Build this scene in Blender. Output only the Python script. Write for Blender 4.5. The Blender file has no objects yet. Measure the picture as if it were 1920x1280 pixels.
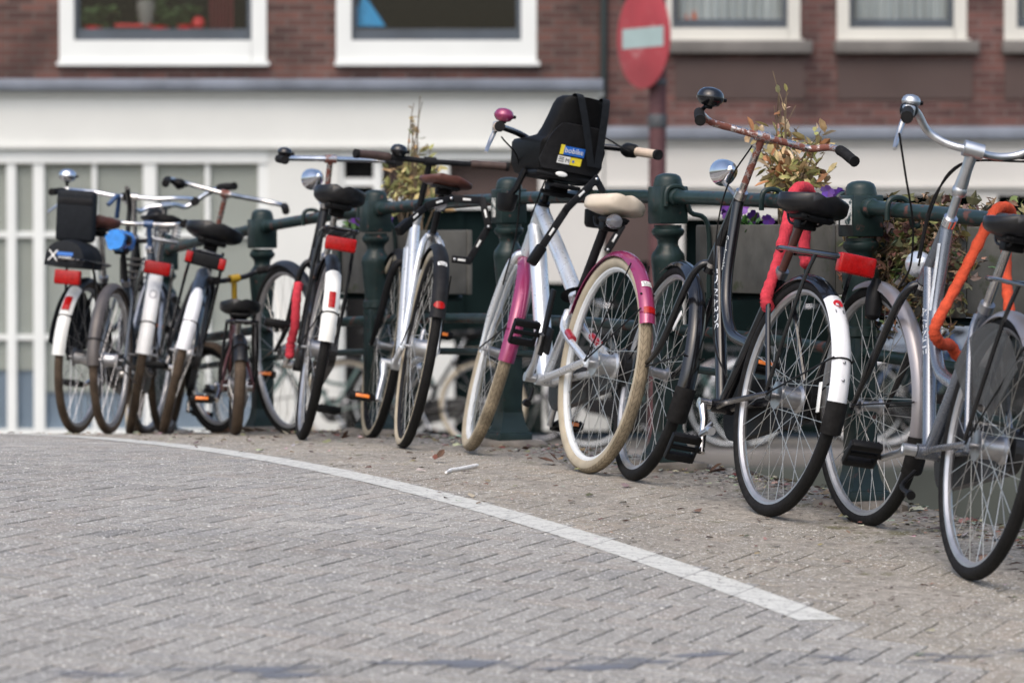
import bpy, bmesh, math, random
from mathutils import Vector, Matrix
from math import sin, cos, pi, radians, sqrt, atan2
random.seed(7)
R_ = random.Random(11)
S = bpy.context.scene
COL = S.collection
# ------------------------------------------------------------------ camera, light, exposure
F = 7253.0                      # focal length in photo pixels
CAMZ = 1.65
PITCH = math.atan(190 / F)
cam_d = bpy.data.cameras.new("camera"); cam = bpy.data.objects.new("camera", cam_d); COL.objects.link(cam)
cam.location = (0, 0, CAMZ); cam.rotation_euler = (pi / 2 - PITCH, 0, 0)
cam_d.sensor_width = 22.3; cam_d.lens = F / 1920 * 22.3
cam_d.clip_start = 0.1; cam_d.clip_end = 2000
cam_d.dof.use_dof = True; cam_d.dof.focus_distance = 11.75; cam_d.dof.aperture_fstop = 2.6
S.camera = cam
S.render.resolution_x, S.render.resolution_y = 1024, 682
w = bpy.data.worlds.new("World"); S.world = w; w.use_nodes = True
nt = w.node_tree; nt.nodes.clear()
sky = nt.nodes.new("ShaderNodeTexSky"); sky.sky_type = 'NISHITA'; sky.sun_disc = False
sky.sun_elevation = radians(52); sky.sun_rotation = radians(200)
sky.air_density = 1.0; sky.dust_density = 4.0; sky.ozone_density = 1.0; sky.altitude = 0
bg = nt.nodes.new("ShaderNodeBackground"); bg.inputs[1].default_value = 0.15
wo = nt.nodes.new("ShaderNodeOutputWorld")
nt.links.new(sky.outputs[0], bg.inputs[0]); nt.links.new(bg.outputs[0], wo.inputs[0])
sun_d = bpy.data.lights.new("sun", 'SUN'); sun_d.energy = 0.7; sun_d.angle = radians(80); sun_d.color = (1, .97, .93)
sun = bpy.data.objects.new("sun", sun_d); COL.objects.link(sun)
sun.rotation_euler = (radians(38), 0, radians(-20))
S.view_settings.view_transform = 'Standard'; S.view_settings.look = 'None'
S.view_settings.exposure = 0.74; S.view_settings.gamma = 1
S.cycles.use_denoising = True
S.cycles.max_bounces = 8; S.cycles.transparent_max_bounces = 16
# ------------------------------------------------------------------ site: u runs along the railing (away), v away from the railing into the road
X0, Y0, TH = 1.05, 11.651, 0.404
UX, UY = -sin(TH), cos(TH)
VX, VY = -cos(TH), -sin(TH)
SP = 1.35                       # post spacing
def gz(u, v=0.0):
    a = .0101 if u < 2.284 else .0074
    z = .887 - a * (u - 2.284) ** 2
    z = z if z > .25 else .25 * math.exp((z - .25) / .25)
    return z + .022 * max(-1, min(v, 3.5))
def railz(u): return .887 - .0101 * (u - 2.284) ** 2 + .022
def W(u, v, z=None):
    return Vector((X0 + UX * u + VX * v, Y0 + UY * u + VY * v, gz(u, v) if z is None else z))
CP, SPI = cos(PITCH), sin(PITCH)
def at(px, py, Y):              # the point at depth Y that the photograph shows at pixel px, py
    a, b = (px - 960) / F, -(py - 640) / F
    d = Vector((a, CP + SPI * b, -SPI + CP * b))
    return Vector((0, 0, CAMZ)) + d * (Y / d.y)
# ------------------------------------------------------------------ materials
MATS = {}
def hexa(c): return (c[0], c[1], c[2], 1)
def M(name, col=(.5, .5, .5), rough=.5, metal=0.0, var=.18, scale=30, bump=0.0, coat=0.0, worn=None, spec=.5, sheen=0, alpha=1, trans=0, speck=None, speck2=None, vcol=None):
    """procedural paint/metal/rubber: two scales of tone noise, roughness noise, optional worn patches (colour, amount 0..1, scale)"""
    if name in MATS: return MATS[name]
    m = bpy.data.materials.new(name); m.use_nodes = True; MATS[name] = m
    n = m.node_tree.nodes; l = m.node_tree.links; p = n["Principled BSDF"]
    tc = n.new("ShaderNodeTexCoord")
    no = n.new("ShaderNodeTexNoise"); no.inputs["Scale"].default_value = scale; no.inputs["Detail"].default_value = 5
    l.new(tc.outputs["Object"], no.inputs["Vector"])
    mr = n.new("ShaderNodeMapRange"); mr.inputs[1].default_value = .3; mr.inputs[2].default_value = .7
    mr.inputs[3].default_value = 1 - var; mr.inputs[4].default_value = 1 + var
    l.new(no.outputs[0], mr.inputs[0])
    mx = n.new("ShaderNodeMix"); mx.data_type = 'RGBA'; mx.blend_type = 'MULTIPLY'; mx.inputs[0].default_value = 1
    mx.inputs[6].default_value = hexa(col); l.new(mr.outputs[0], mx.inputs[7])
    if vcol:
        at_ = n.new("ShaderNodeAttribute"); at_.attribute_name = vcol; l.new(at_.outputs[0], mx.inputs[6])
    out = mx.outputs[2]
    rr = n.new("ShaderNodeMapRange"); rr.inputs[3].default_value = max(.02, rough - .08); rr.inputs[4].default_value = min(1, rough + .12)
    n2 = n.new("ShaderNodeTexNoise"); n2.inputs["Scale"].default_value = scale * 2.7; n2.inputs["Detail"].default_value = 3
    l.new(tc.outputs["Object"], n2.inputs["Vector"]); l.new(n2.outputs[0], rr.inputs[0])
    rout = rr.outputs[0]
    p.inputs["Metallic"].default_value = metal
    if worn:
        wc, amt, wsc = worn
        n3 = n.new("ShaderNodeTexNoise"); n3.inputs["Scale"].default_value = wsc; n3.inputs["Detail"].default_value = 8; n3.inputs["Roughness"].default_value = .65
        l.new(tc.outputs["Object"], n3.inputs["Vector"])
        t = n.new("ShaderNodeMapRange"); th = .72 - .42 * amt; t.inputs[1].default_value = th; t.inputs[2].default_value = th + .06
        l.new(n3.outputs[0], t.inputs[0])
        m2 = n.new("ShaderNodeMix"); m2.data_type = 'RGBA'; m2.inputs[7].default_value = hexa(wc)
        l.new(t.outputs[0], m2.inputs[0]); l.new(out, m2.inputs[6]); out = m2.outputs[2]
        m3 = n.new("ShaderNodeMix"); m3.inputs[3].default_value = .85; l.new(t.outputs[0], m3.inputs[0]); l.new(rout, m3.inputs[2]); rout = m3.outputs[0]
        if metal:
            m4 = n.new("ShaderNodeMapRange"); m4.inputs[3].default_value = metal; m4.inputs[4].default_value = 0.1; l.new(t.outputs[0], m4.inputs[0]); l.new(m4.outputs[0], p.inputs["Metallic"])
    for speck_ in (speck, speck2):
        if not speck_: continue
        sc, lo, hi, ssc = speck_
        n5 = n.new("ShaderNodeTexNoise"); n5.inputs["Scale"].default_value = ssc; n5.inputs["Detail"].default_value = 2
        l.new(tc.outputs["Object"], n5.inputs["Vector"])
        t5 = n.new("ShaderNodeMapRange"); t5.inputs[1].default_value = lo; t5.inputs[2].default_value = hi; l.new(n5.outputs[0], t5.inputs[0])
        m5 = n.new("ShaderNodeMix"); m5.data_type = 'RGBA'; m5.inputs[7].default_value = hexa(sc); l.new(t5.outputs[0], m5.inputs[0]); l.new(out, m5.inputs[6]); out = m5.outputs[2]
    l.new(out, p.inputs["Base Color"]); l.new(rout, p.inputs["Roughness"])
    p.inputs["Specular IOR Level"].default_value = spec
    if coat: p.inputs["Coat Weight"].default_value = coat; p.inputs["Coat Roughness"].default_value = .08
    if sheen: p.inputs["Sheen Weight"].default_value = sheen
    if trans: p.inputs["Transmission Weight"].default_value = trans
    if alpha < 1: p.inputs["Alpha"].default_value = alpha
    if bump:
        b = n.new("ShaderNodeBump"); b.inputs["Strength"].default_value = min(1, bump); b.inputs["Distance"].default_value = .004
        l.new(n2.outputs[0], b.inputs["Height"]); l.new(b.outputs[0], p.inputs["Normal"])
    return m
RUST = (.13, .045, .02)
def setup_mats():
    M("black_paint", (.006, .006, .0075), .2, 0, .3, 12, coat=.5, spec=.35, worn=((.06, .05, .045), .12, 60))
    M("black_old_paint", (.010, .010, .011), .38, 0, .3, 20, coat=.15, spec=.3, worn=((.09, .045, .025), .22, 45))
    M("matte_black", (.013, .013, .014), .5, 0, .25, 40, spec=.14)
    M("rubber", (.012, .0115, .0115), .75, 0, .35, 50, bump=.2, spec=.14)
    M("plastic_black", (.006, .006, .0065), .45, 0, .2, 60, bump=.08, spec=.14)
    M("chrome", (.72, .72, .74), .1, 1, .08, 15)
    M("chrome_old", (.6, .58, .56), .2, 1, .15, 25, worn=((.16, .06, .03), .2, 70))
    M("chrome_rust", (.55, .5, .47), .22, 1, .2, 20, worn=((.17, .06, .042), .62, 30))
    M("spoke_steel", (.60, .59, .56), .3, .85, .1, 40); M("steel", (.42, .42, .43), .33, 1, .2, 30, worn=((.12, .09, .07), .15, 60))
    M("alu", (.55, .56, .57), .34, .95, .14, 20)
    M("alu_rim", (.42, .42, .43), .36, .75, .12, 18)
    M("white_rim", (.6, .62, .62), .4, 0, .08, 20)
    M("silver_paint", (.66, .69, .72), .28, .55, .05, 15, coat=.5)
    M("grey_paint", (.15, .165, .195), .25, .6, .08, 15, coat=.5)
    M("dull_fender", (.085, .075, .07), .45, .2, .2, 12); M("grey_fender", (.24, .225, .235), .32, .5, .08, 10, coat=.3)
    M("bluegrey_paint", (.05, .065, .085), .3, .3, .15, 15, coat=.4, worn=((.1, .05, .03), .1, 40))
    M("blue_paint", (.03, .07, .16), .3, .2, .15, 15, coat=.4)
    M("white_fender", (.7, .71, .73), .28, 0, .05, 12, coat=.4, worn=((.40, .36, .30), .13, 26))
    M("white_bright", (.86, .86, .84), .4, 0, .06, 14, worn=((.4, .3, .2), .16, 16)); M("white_fender_old", (.7, .7, .66), .45, 0, .08, 14, worn=((.32, .2, .12), .2, 16))
    M("pink_paint", (.27, .027, .10), .22, .25, .1, 8, coat=.7, worn=((.16, .05, .08), .1, 48))
    M("red_band", (.35, .02, .03), .3, .2, .1, 10, coat=.5)
    M("red_lamp", (.30, .004, .004), .25, 0, .2, 60, coat=.15, spec=.22)
    M("orange_reflector", (.75, .2, .03), .3, 0, .2, 60, coat=.4)
    M("cream_tyre", (.40, .335, .235), .75, 0, .18, 22, bump=.15, worn=((.17, .13, .085), .22, 14))
    M("cream_wall", (.36, .31, .225), .7, 0, .15, 14, worn=((.24, .2, .15), .15, 18))
    M("muddy_rubber", (.085, .062, .045), .8, 0, .35, 12, bump=.2)
    M("cream_vinyl", (.56, .485, .385), .42, 0, .06, 20, coat=.1)
    M("leather_brown", (.085, .030, .022), .42, 0, .3, 25, bump=.1)
    M("leather_black", (.008, .008, .009), .33, 0, .25, 30, coat=.15, bump=.06, spec=.3)
    M("grip_brown", (.055, .032, .025), .6, 0, .2, 80, bump=.2)
    M("grip_cream", (.55, .44, .34), .6, 0, .08, 60)
    M("red_cloth", (.48, .042, .06), .9, 0, .2, 45, bump=.9, spec=.2)
    M("orange_cloth", (.50, .07, .03), .9, 0, .2, 45, bump=.9, spec=.2)
    M("blue_plastic", (.02, .21, .62), .35, 0, .2, 40, bump=.3)
    M("yellow_paint", (.42, .26, .015), .35, 0, .1, 20, coat=.3)
    M("red_paint", (.06, .014, .013), .35, 0, .15, 20, coat=.3)
    M("nylon_black", (.012, .014, .017), .6, 0, .2, 60, bump=.15, spec=.14)
    M("smoke_lens", (.10, .10, .11), .12, 0, .2, 30, coat=.6); M("clear_lens", (.75, .75, .75), .1, 0, .05, 20, coat=.6)
    M("smoke_plastic", (.07, .07, .068), .4, 0, .15, 8, alpha=.66, spec=.2)
    M("sticker_white", (.75, .75, .72), .4, 0, .05, 20)
    M("sticker_torn", (.62, .63, .6), .6, 0, .1, 20, worn=((.02, .05, .05), .45, 30))
    M("sticker_blue", (.02, .13, .5), .4); M("sticker_yellow", (.75, .6, .04), .4); M("ink", (.02, .02, .02), .5)
    M("ink_blue", (.04, .16, .5), .5); M("ink_silver", (.62, .64, .66), .35, .2); M("ink_red", (.6, .02, .03), .4)
    M("rail_green", (.012, .027, .025), .38, 0, .25, 14, coat=.12, spec=.22, bump=.1, worn=((.10, .045, .036), .38, 18))
    M("post_green", (.013, .0255, .0245), .36, 0, .25, 16, coat=.14, spec=.22, bump=.12, worn=((.12, .055, .045), .22, 22))
    M("concrete", (.085, .082, .072), .9, 0, .3, 9, bump=.5, worn=((.045, .055, .025), .3, 5))
    M("stone", (.2, .175, .145), .9, 0, .35, 14, bump=.8, worn=((.09, .07, .05), .35, 22))
    M("soil", (.05, .035, .025), .95, 0, .4, 40, bump=.8)
    M("leaf_dry", (.3, .22, .1), .7, 0, .2, 40, vcol="tint"); M("leaf_ivy", (.1, .1, .04), .6, 0, .2, 40, vcol="tint")
    M("stem_brown", (.12, .085, .05), .8, 0, .3, 40); M("petal", (.1, .02, .3), .6, 0, .2, 40, vcol="tint")
    M("sign_red", (.36, .05, .062), .45, 0, .15, 3, worn=((.46, .2, .2), .34, 5)); M("sign_white", (.36, .47, .46), .4, 0, .08, 6, worn=((.25, .27, .2), .08, 12))
    M("pole_brown", (.085, .032, .034), .6, 0, .3, 6); M("band_grey", (.06, .065, .07), .5)
    M("facade_white", (.60, .61, .58), .6, 0, .05, 1.5); M("facade_cream", (.52, .51, .48), .65, 0, .06, 1.2)
    M("frame_white", (.66, .68, .66), .45, 0, .04, 2); M("frame_cream", (.54, .53, .48), .5, 0, .05, 2)
    M("ledge_lead", (.16, .18, .215), .55, .1, .25, 2.5); M("sill_stone", (.14, .13, .12), .8, 0, .2, 3)
    M("sash_grey", (.05, .062, .078), .4, 0, .2, 3); M("dark_frame", (.012, .02, .02), .4, 0, .3, 2); M("shop_green", (.004, .009, .009), .8, 0, .4, 2, spec=.05)
    M("blind", (.34, .34, .31), .8, 0, .06, 1.5); M("curtain_blue", (.19, .23, .29), .85, 0, .12, 3); M("curtain_grey", (.44, .46, .47), .85, 0, .06, 6, sheen=.1)
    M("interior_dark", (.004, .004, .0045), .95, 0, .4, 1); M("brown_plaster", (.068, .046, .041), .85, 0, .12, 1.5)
    M("quay", (.04, .045, .038), .9, 0, .4, 1.2, bump=.6); M("asphalt_far", (.14, .132, .118), .9, 0, .15, 1.5)
    M("water", (.02, .026, .022), .08, 0, .2, .5)
    M("leaf_green", (.06, .11, .035), .6, 0, .3, 20); M("red_thing", (.42, .01, .012), .5); M("blue_cloth", (.02, .24, .48), .7)
    M("orange_thing", (.5, .12, .06), .6); M("paper", (.75, .76, .76), .7); M("grey_green_paint", (.05, .1, .09), .35, 0, .1, 9, coat=.3)
setup_mats()
def brick_mat(name, c1, c2, mortar, sc=1.0):
    m = bpy.data.materials.new(name); m.use_nodes = True; MATS[name] = m
    n = m.node_tree.nodes; l = m.node_tree.links; p = n["Principled BSDF"]
    g = n.new("ShaderNodeNewGeometry"); s = n.new("ShaderNodeSeparateXYZ"); c = n.new("ShaderNodeCombineXYZ")
    l.new(g.outputs["Position"], s.inputs[0])
    ad = n.new("ShaderNodeMath"); ad.operation = 'ADD'; l.new(s.outputs[0], ad.inputs[0]); l.new(s.outputs[1], ad.inputs[1])
    l.new(ad.outputs[0], c.inputs[0]); l.new(s.outputs[2], c.inputs[1])
    b = n.new("ShaderNodeTexBrick"); l.new(c.outputs[0], b.inputs["Vector"])
    b.inputs["Color1"].default_value = hexa(c1); b.inputs["Color2"].default_value = hexa(c2); b.inputs["Mortar"].default_value = hexa(mortar)
    b.inputs["Scale"].default_value = sc; b.inputs["Mortar Size"].default_value = .007; b.inputs["Mortar Smooth"].default_value = .2; b.inputs["Brick Width"].default_value = .22; b.inputs["Row Height"].default_value = .062
    b.inputs["Bias"].default_value = 0
    no = n.new("ShaderNodeTexNoise"); no.inputs["Scale"].default_value = 1.7; no.inputs["Detail"].default_value = 6; l.new(c.outputs[0], no.inputs["Vector"])
    mr = n.new("ShaderNodeMapRange"); mr.inputs[1].default_value = .3; mr.inputs[2].default_value = .7; mr.inputs[3].default_value = .5; mr.inputs[4].default_value = 1.5; l.new(no.outputs[0], mr.inputs[0])
    x = n.new("ShaderNodeMix"); x.data_type = 'RGBA'; x.blend_type = 'MULTIPLY'; x.inputs[0].default_value = 1
    l.new(b.outputs[0], x.inputs[6]); l.new(mr.outputs[0], x.inputs[7]); l.new(x.outputs[2], p.inputs["Base Color"])
    p.inputs["Roughness"].default_value = .85
    bp = n.new("ShaderNodeBump"); bp.inputs["Strength"].default_value = .5; bp.inputs["Distance"].default_value = .01; l.new(b.outputs[1], bp.inputs["Height"]); bp.invert = True; l.new(bp.outputs[0], p.inputs["Normal"])
    return m
brick_mat("brick_brown", (.055, .026, .022), (.125, .054, .042), (.105, .085, .075))
brick_mat("brick_red", (.058, .026, .024), (.118, .05, .042), (.115, .085, .076))
def tread_mat(name, base, line, nrep=90):
    m = bpy.data.materials.new(name); m.use_nodes = True; MATS[name] = m
    n = m.node_tree.nodes; l = m.node_tree.links; p = n["Principled BSDF"]
    uv = n.new("ShaderNodeUVMap"); s = n.new("ShaderNodeSeparateXYZ"); l.new(uv.outputs[0], s.inputs[0])
    def mth(op, a, b=None):
        q = n.new("ShaderNodeMath"); q.operation = op
        for k, v in ((0, a), (1, b)):
            if v is None: continue
            if isinstance(v, (int, float)): q.inputs[k].default_value = v
            else: l.new(v, q.inputs[k])
        return q.outputs[0]
    U = mth('MULTIPLY', s.outputs[0], nrep); V = s.outputs[1]
    zig = mth('PINGPONG', mth('MULTIPLY', V, 10), 1)           # chevrons across the tread
    a = mth('FRACT', mth('ADD', U, zig))
    ln = mth('LESS_THAN', a, .14)
    c2 = mth('LESS_THAN', mth('FRACT', mth('MULTIPLY', V, 10)), .10)
    ln = mth('MAXIMUM', ln, c2)
    side = mth('LESS_THAN', mth('ABSOLUTE', mth('SUBTRACT', V, .5)), .27)
    ln = mth('MULTIPLY', ln, side)
    tc = n.new("ShaderNodeTexCoord"); no = n.new("ShaderNodeTexNoise"); no.inputs["Scale"].default_value = 14; no.inputs["Detail"].default_value = 6; l.new(tc.outputs["Object"], no.inputs["Vector"])
    mr = n.new("ShaderNodeMapRange"); mr.inputs[1].default_value = .3; mr.inputs[2].default_value = .72; mr.inputs[3].default_value = .55; mr.inputs[4].default_value = 1.2; l.new(no.outputs[0], mr.inputs[0])
    x = n.new("ShaderNodeMix"); x.data_type = 'RGBA'; x.inputs[6].default_value = hexa(base); x.inputs[7].default_value = hexa(line)
    l.new(mth('MULTIPLY', ln, .75), x.inputs[0])
    y = n.new("ShaderNodeMix"); y.data_type = 'RGBA'; y.blend_type = 'MULTIPLY'; y.inputs[0].default_value = 1; l.new(x.outputs[2], y.inputs[6]); l.new(mr.outputs[0], y.inputs[7])
    l.new(y.outputs[2], p.inputs["Base Color"]); p.inputs["Roughness"].default_value = .75; p.inputs["Specular IOR Level"].default_value = .18
    b = n.new("ShaderNodeBump"); b.invert = True; b.inputs["Strength"].default_value = .6; b.inputs["Distance"].default_value = .002; l.new(ln, b.inputs["Height"]); l.new(b.outputs[0], p.inputs["Normal"])
    return m
tread_mat("tread_cream", (.27, .22, .15), (.09, .07, .05)); tread_mat("tread_black", (.012, .0115, .011), (.004, .004, .004)); tread_mat("tread_mud", (.10, .072, .05), (.03, .022, .017))
# ------------------------------------------------------------------ mesh helpers
class MB:
    def __init__(s): s.v = []; s.f = []; s.uv = None; s.col = None
    def add(s, vs, fs):
        o = len(s.v); s.v += [tuple(a) for a in vs]; s.f += [tuple(i + o for i in q) for q in fs]; return s
    def tube(s, pts, r, seg=10, cap=True):
        pts = [Vector(p) for p in pts]; n = len(pts)
        rs = list(r) if isinstance(r, (list, tuple)) else [r] * n
        t0 = (pts[1] - pts[0]).normalized()
        nrm = t0.orthogonal().normalized(); vs = []; fs = []
        for i, p in enumerate(pts):
            if i == 0: t = t0
            elif i == n - 1: t = (pts[i] - pts[i - 1]).normalized()
            else:
                t = (pts[i] - pts[i - 1]).normalized() + (pts[i + 1] - pts[i]).normalized()
                t = t.normalized() if t.length > 1e-6 else t0
            nrm = nrm - t * nrm.dot(t); nrm = nrm.normalized() if nrm.length > 1e-6 else t.orthogonal().normalized()
            b = t.cross(nrm)
            for k in range(seg):
                a = 2 * pi * k / seg; vs.append(p + (nrm * cos(a) + b * sin(a)) * rs[i])
        for i in range(n - 1):
            for k in range(seg):
                k2 = (k + 1) % seg; fs.append((i * seg + k, i * seg + k2, (i + 1) * seg + k2, (i + 1) * seg + k))
        if cap: fs.append(tuple(range(seg - 1, -1, -1))); fs.append(tuple((n - 1) * seg + k for k in range(seg)))
        return s.add(vs, fs)
    def box(s, c, size, rot=None, bev=0.0, segs=2):
        bm = bmesh.new(); bmesh.ops.create_cube(bm, size=1)
        for v in bm.verts: v.co = Vector((v.co.x * size[0], v.co.y * size[1], v.co.z * size[2]))
        if bev: bmesh.ops.bevel(bm, geom=bm.edges[:], offset=bev, segments=segs, affect='EDGES', profile=.5)
        m = rot.to_3x3() if rot else Matrix.Identity(3)
        vs = [m @ v.co + Vector(c) for v in bm.verts]; bm.verts.index_update()
        fs = [tuple(v.index for v in f.verts) for f in bm.faces]; bm.free(); return s.add(vs, fs)
    def lathe(s, prof, o=(0, 0, 0), ax=(0, 0, 1), seg=24, cap=True):
        ax = Vector(ax).normalized(); a = ax.orthogonal().normalized(); b = ax.cross(a); o = Vector(o); vs = []; fs = []
        for r, h in prof:
            for k in range(seg):
                t = 2 * pi * k / seg; vs.append(o + ax * h + (a * cos(t) + b * sin(t)) * max(r, 1e-5))
        for i in range(len(prof) - 1):
            for k in range(seg):
                k2 = (k + 1) % seg; fs.append((i * seg + k, i * seg + k2, (i + 1) * seg + k2, (i + 1) * seg + k))
        if cap: fs.append(tuple(range(seg - 1, -1, -1))); fs.append(tuple((len(prof) - 1) * seg + k for k in range(seg)))
        return s.add(vs, fs)
    def ell(s, c, r, rot=None, nu=18, nv=10):
        vs = []; fs = []; m = rot.to_3x3() if rot else Matrix.Identity(3)
        for i in range(nv + 1):
            t = pi * i / nv
            for k in range(nu):
                a = 2 * pi * k / nu; vs.append(Vector(c) + m @ Vector((r[0] * sin(t) * cos(a), r[1] * sin(t) * sin(a), r[2] * cos(t))))
        for i in range(nv):
            for k in range(nu):
                k2 = (k + 1) % nu; fs.append((i * nu + k, (i + 1) * nu + k, (i + 1) * nu + k2, i * nu + k2))
        return s.add(vs, fs)
    def loft(s, secs, cap=True, closed=True):
        n = len(secs[0]); vs = [p for q in secs for p in q]; fs = []
        for i in range(len(secs) - 1):
            for k in range(n if closed else n - 1):
                k2 = (k + 1) % n; fs.append((i * n + k, i * n + k2, (i + 1) * n + k2, (i + 1) * n + k))
        if cap and closed: fs.append(tuple(range(n - 1, -1, -1))); fs.append(tuple((len(secs) - 1) * n + k for k in range(n)))
        return s.add(vs, fs)
    def prism(s, outline, d):
        """outline: 3-D loop, extruded by vector d"""
        n = len(outline); d = Vector(d); vs = [Vector(p) for p in outline] + [Vector(p) + d for p in outline]
        fs = [tuple(range(n - 1, -1, -1)), tuple(n + k for k in range(n))] + [(k, (k + 1) % n, n + (k + 1) % n, n + k) for k in range(n)]
        return s.add(vs, fs)
    def xf(s, fn): s.v = [tuple(fn(Vector(p))) for p in s.v]; return s
    def build(s, name, mat, parent=None, smooth=True, ang=38, label=None):
        me = bpy.data.meshes.new(name); me.from_pydata(s.v, [], s.f); me.validate(); me.update()
        if smooth:
            me.polygons.foreach_set("use_smooth", [True] * len(me.polygons)); me.set_sharp_from_angle(angle=radians(ang))
        me.materials.append(MATS[mat] if isinstance(mat, str) else mat)
        if s.col is not None:
            at_ = me.color_attributes.new("tint", 'FLOAT_COLOR', 'POINT')
            at_.data.foreach_set("color", [x for c in s.col for x in (c[0], c[1], c[2], 1)])
        o = bpy.data.objects.new(name, me); COL.objects.link(o)
        if parent: o.parent = parent
        if label: o["label"] = label
        return o
def tag(o, label, cat, group=None, kind=None):
    if label: o["label"] = label
    if cat: o["category"] = cat
    if group: o["group"] = group
    if kind: o["kind"] = kind
    return o
def structure(o): o["kind"] = "structure"; return o
def empty(name, loc=(0, 0, 0), mat=None):
    o = bpy.data.objects.new(name, None); COL.objects.link(o)
    o.empty_display_size = .1
    if mat is not None: o.matrix_world = mat
    else: o.location = loc
    return o
def spline(pts, n=8):
    P = [Vector(p) for p in pts]; P = [P[0] * 2 - P[1]] + P + [P[-1] * 2 - P[-2]]; out = []
    for i in range(1, len(P) - 2):
        a, b, c, d = P[i - 1:i + 3]
        for k in range(n):
            t = k / n
            out.append(.5 * ((2 * b) + (c - a) * t + (2 * a - 5 * b + 4 * c - d) * t * t + (3 * b - a - 3 * c + d) * t ** 3))
    out.append(P[-2]); return out
def text_mb(body, size, fn, depth=0.0):
    """letters as real mesh; fn maps the letter plane (x along, y up) to 3-D"""
    cu = bpy.data.curves.new("t", 'FONT'); cu.body = body; cu.size = size; cu.resolution_u = 3
    o = bpy.data.objects.new("t", cu); COL.objects.link(o)
    dg = bpy.context.evaluated_depsgraph_get(); me = bpy.data.meshes.new_from_object(o.evaluated_get(dg))
    mb = MB(); mb.v = [tuple(fn(v.co.x, v.co.y)) for v in me.vertices]; mb.f = [tuple(p.vertices) for p in me.polygons]
    bpy.data.objects.remove(o); bpy.data.curves.remove(cu); bpy.data.meshes.remove(me)
    return mb
# ------------------------------------------------------------------ bicycles
ident = lambda p: Vector(p)
def tyre_obj(c, R, tw, fn, tread, wall, parent, nu=84, nv=16):
    vs = []; fs = []; uvs = []; mi = []
    for i in range(nu):
        a = 2 * pi * i / nu
        for k in range(nv):
            ph = -pi + 2 * pi * k / nv
            r = R - tw + tw * cos(ph); vs.append(fn((c[0] + r * cos(a), tw * 1.0 * sin(ph), c[1] + r * sin(a))))
    for i in range(nu):
        i2 = (i + 1) % nu
        for k in range(nv):
            k2 = (k + 1) % nv
            fs.append((i * nv + k, i2 * nv + k, i2 * nv + k2, i * nv + k2))
            u0, u1 = i / nu, (i + 1) / nu; v0, v1 = k / nv, (k + 1) / nv
            uvs += [(u0, v0), (u1, v0), (u1, v1), (u0, v1)]
            mid = abs(-pi + 2 * pi * (k + .5) / nv); mi.append(0 if mid < radians(70) else 1)
    me = bpy.data.meshes.new("tyre"); me.from_pydata([tuple(v) for v in vs], [], fs)
    ul = me.uv_layers.new(name="UVMap"); ul.data.foreach_set("uv", [x for q in uvs for x in q])
    me.materials.append(MATS[tread]); me.materials.append(MATS[wall]); me.polygons.foreach_set("material_index", mi)
    me.polygons.foreach_set("use_smooth", [True] * len(fs)); me.update()
    o = bpy.data.objects.new("tyre", me); COL.objects.link(o); o.parent = parent; return o
def wheel(root, cx, R, tw, fn, tread, wall, rim, hub=(.02, .032, "alu"), nsp=36, spoke="steel", rimh=.0155, flat=1.0):
    c = (cx, R); mb = MB(); secs = []; nu = 72; Ro = R - 1.72 * tw
    prof = [(0, -.0125), (0, .0125), (-rimh * .55, .0115), (-rimh, .004), (-rimh, -.004), (-rimh * .55, -.0115)]
    for i in range(nu + 1):
        a = 2 * pi * i / nu; secs.append([fn((cx + (Ro + d) * cos(a), y, R + (Ro + d) * sin(a))) for d, y in prof])
    mb.loft(secs, cap=False)
    wh = mb.build("wheel", rim, root)
    tyre_obj(c, R, tw, fn, tread, wall, wh)
    hr, hl, hm = hub
    h = MB().lathe([(.006, -.062), (.006, -hl - .006), (hr + .008, -hl - .003), (hr + .008, -hl + .002), (hr, -hl + .008), (hr * .9, 0), (hr, hl - .008), (hr + .008, hl - .002), (hr + .008, hl + .003), (.006, hl + .006), (.006, .062)], (cx, 0, R), (0, 1, 0), 18).xf(fn)
    h.build("hub", hm, wh)
    sp = MB(); Ri = Ro - rimh + .001
    for i in range(nsp):
        side = 1 if i % 2 else -1; a = 2 * pi * i / nsp; da = radians(62) * (1 if (i // 2) % 2 else -1)
        p0 = Vector((cx + (hr + .006) * cos(a + da), side * hl, R + (hr + .006) * sin(a + da)))
        p1 = Vector((cx + Ri * cos(a), 0, R + Ri * sin(a)))
        sp.tube([fn(p0), fn(p1)], .0011, 4, cap=False)
    sp.build("spokes", spoke, wh)
    return wh
def fender(root, cx, R, a0, a1, mat, fn, hw=.029, gap=.012, name="fender", dr=0.0, drop=.02, label=None, n=30):
    secs = []; hr = R + gap + dr; ts = [i / 6 - 1 for i in range(13)]
    for i in range(n + 1):
        a = radians(a0 + (a1 - a0) * i / n); loop = []
        for t in ts: loop.append((hr - drop * abs(t) ** 2.6, hw * t))
        for t in reversed(ts): loop.append((hr - .0022 - drop * abs(t) ** 2.6, (hw - .0015) * t))
        secs.append([fn((cx + r * cos(a), y, R + r * sin(a))) for r, y in loop])
    return MB().loft(secs).build(name, mat, root, label=label)
def polar(cx, R, r, a, y=0): a = radians(a); return Vector((cx + r * cos(a), y, R + r * sin(a)))
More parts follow.
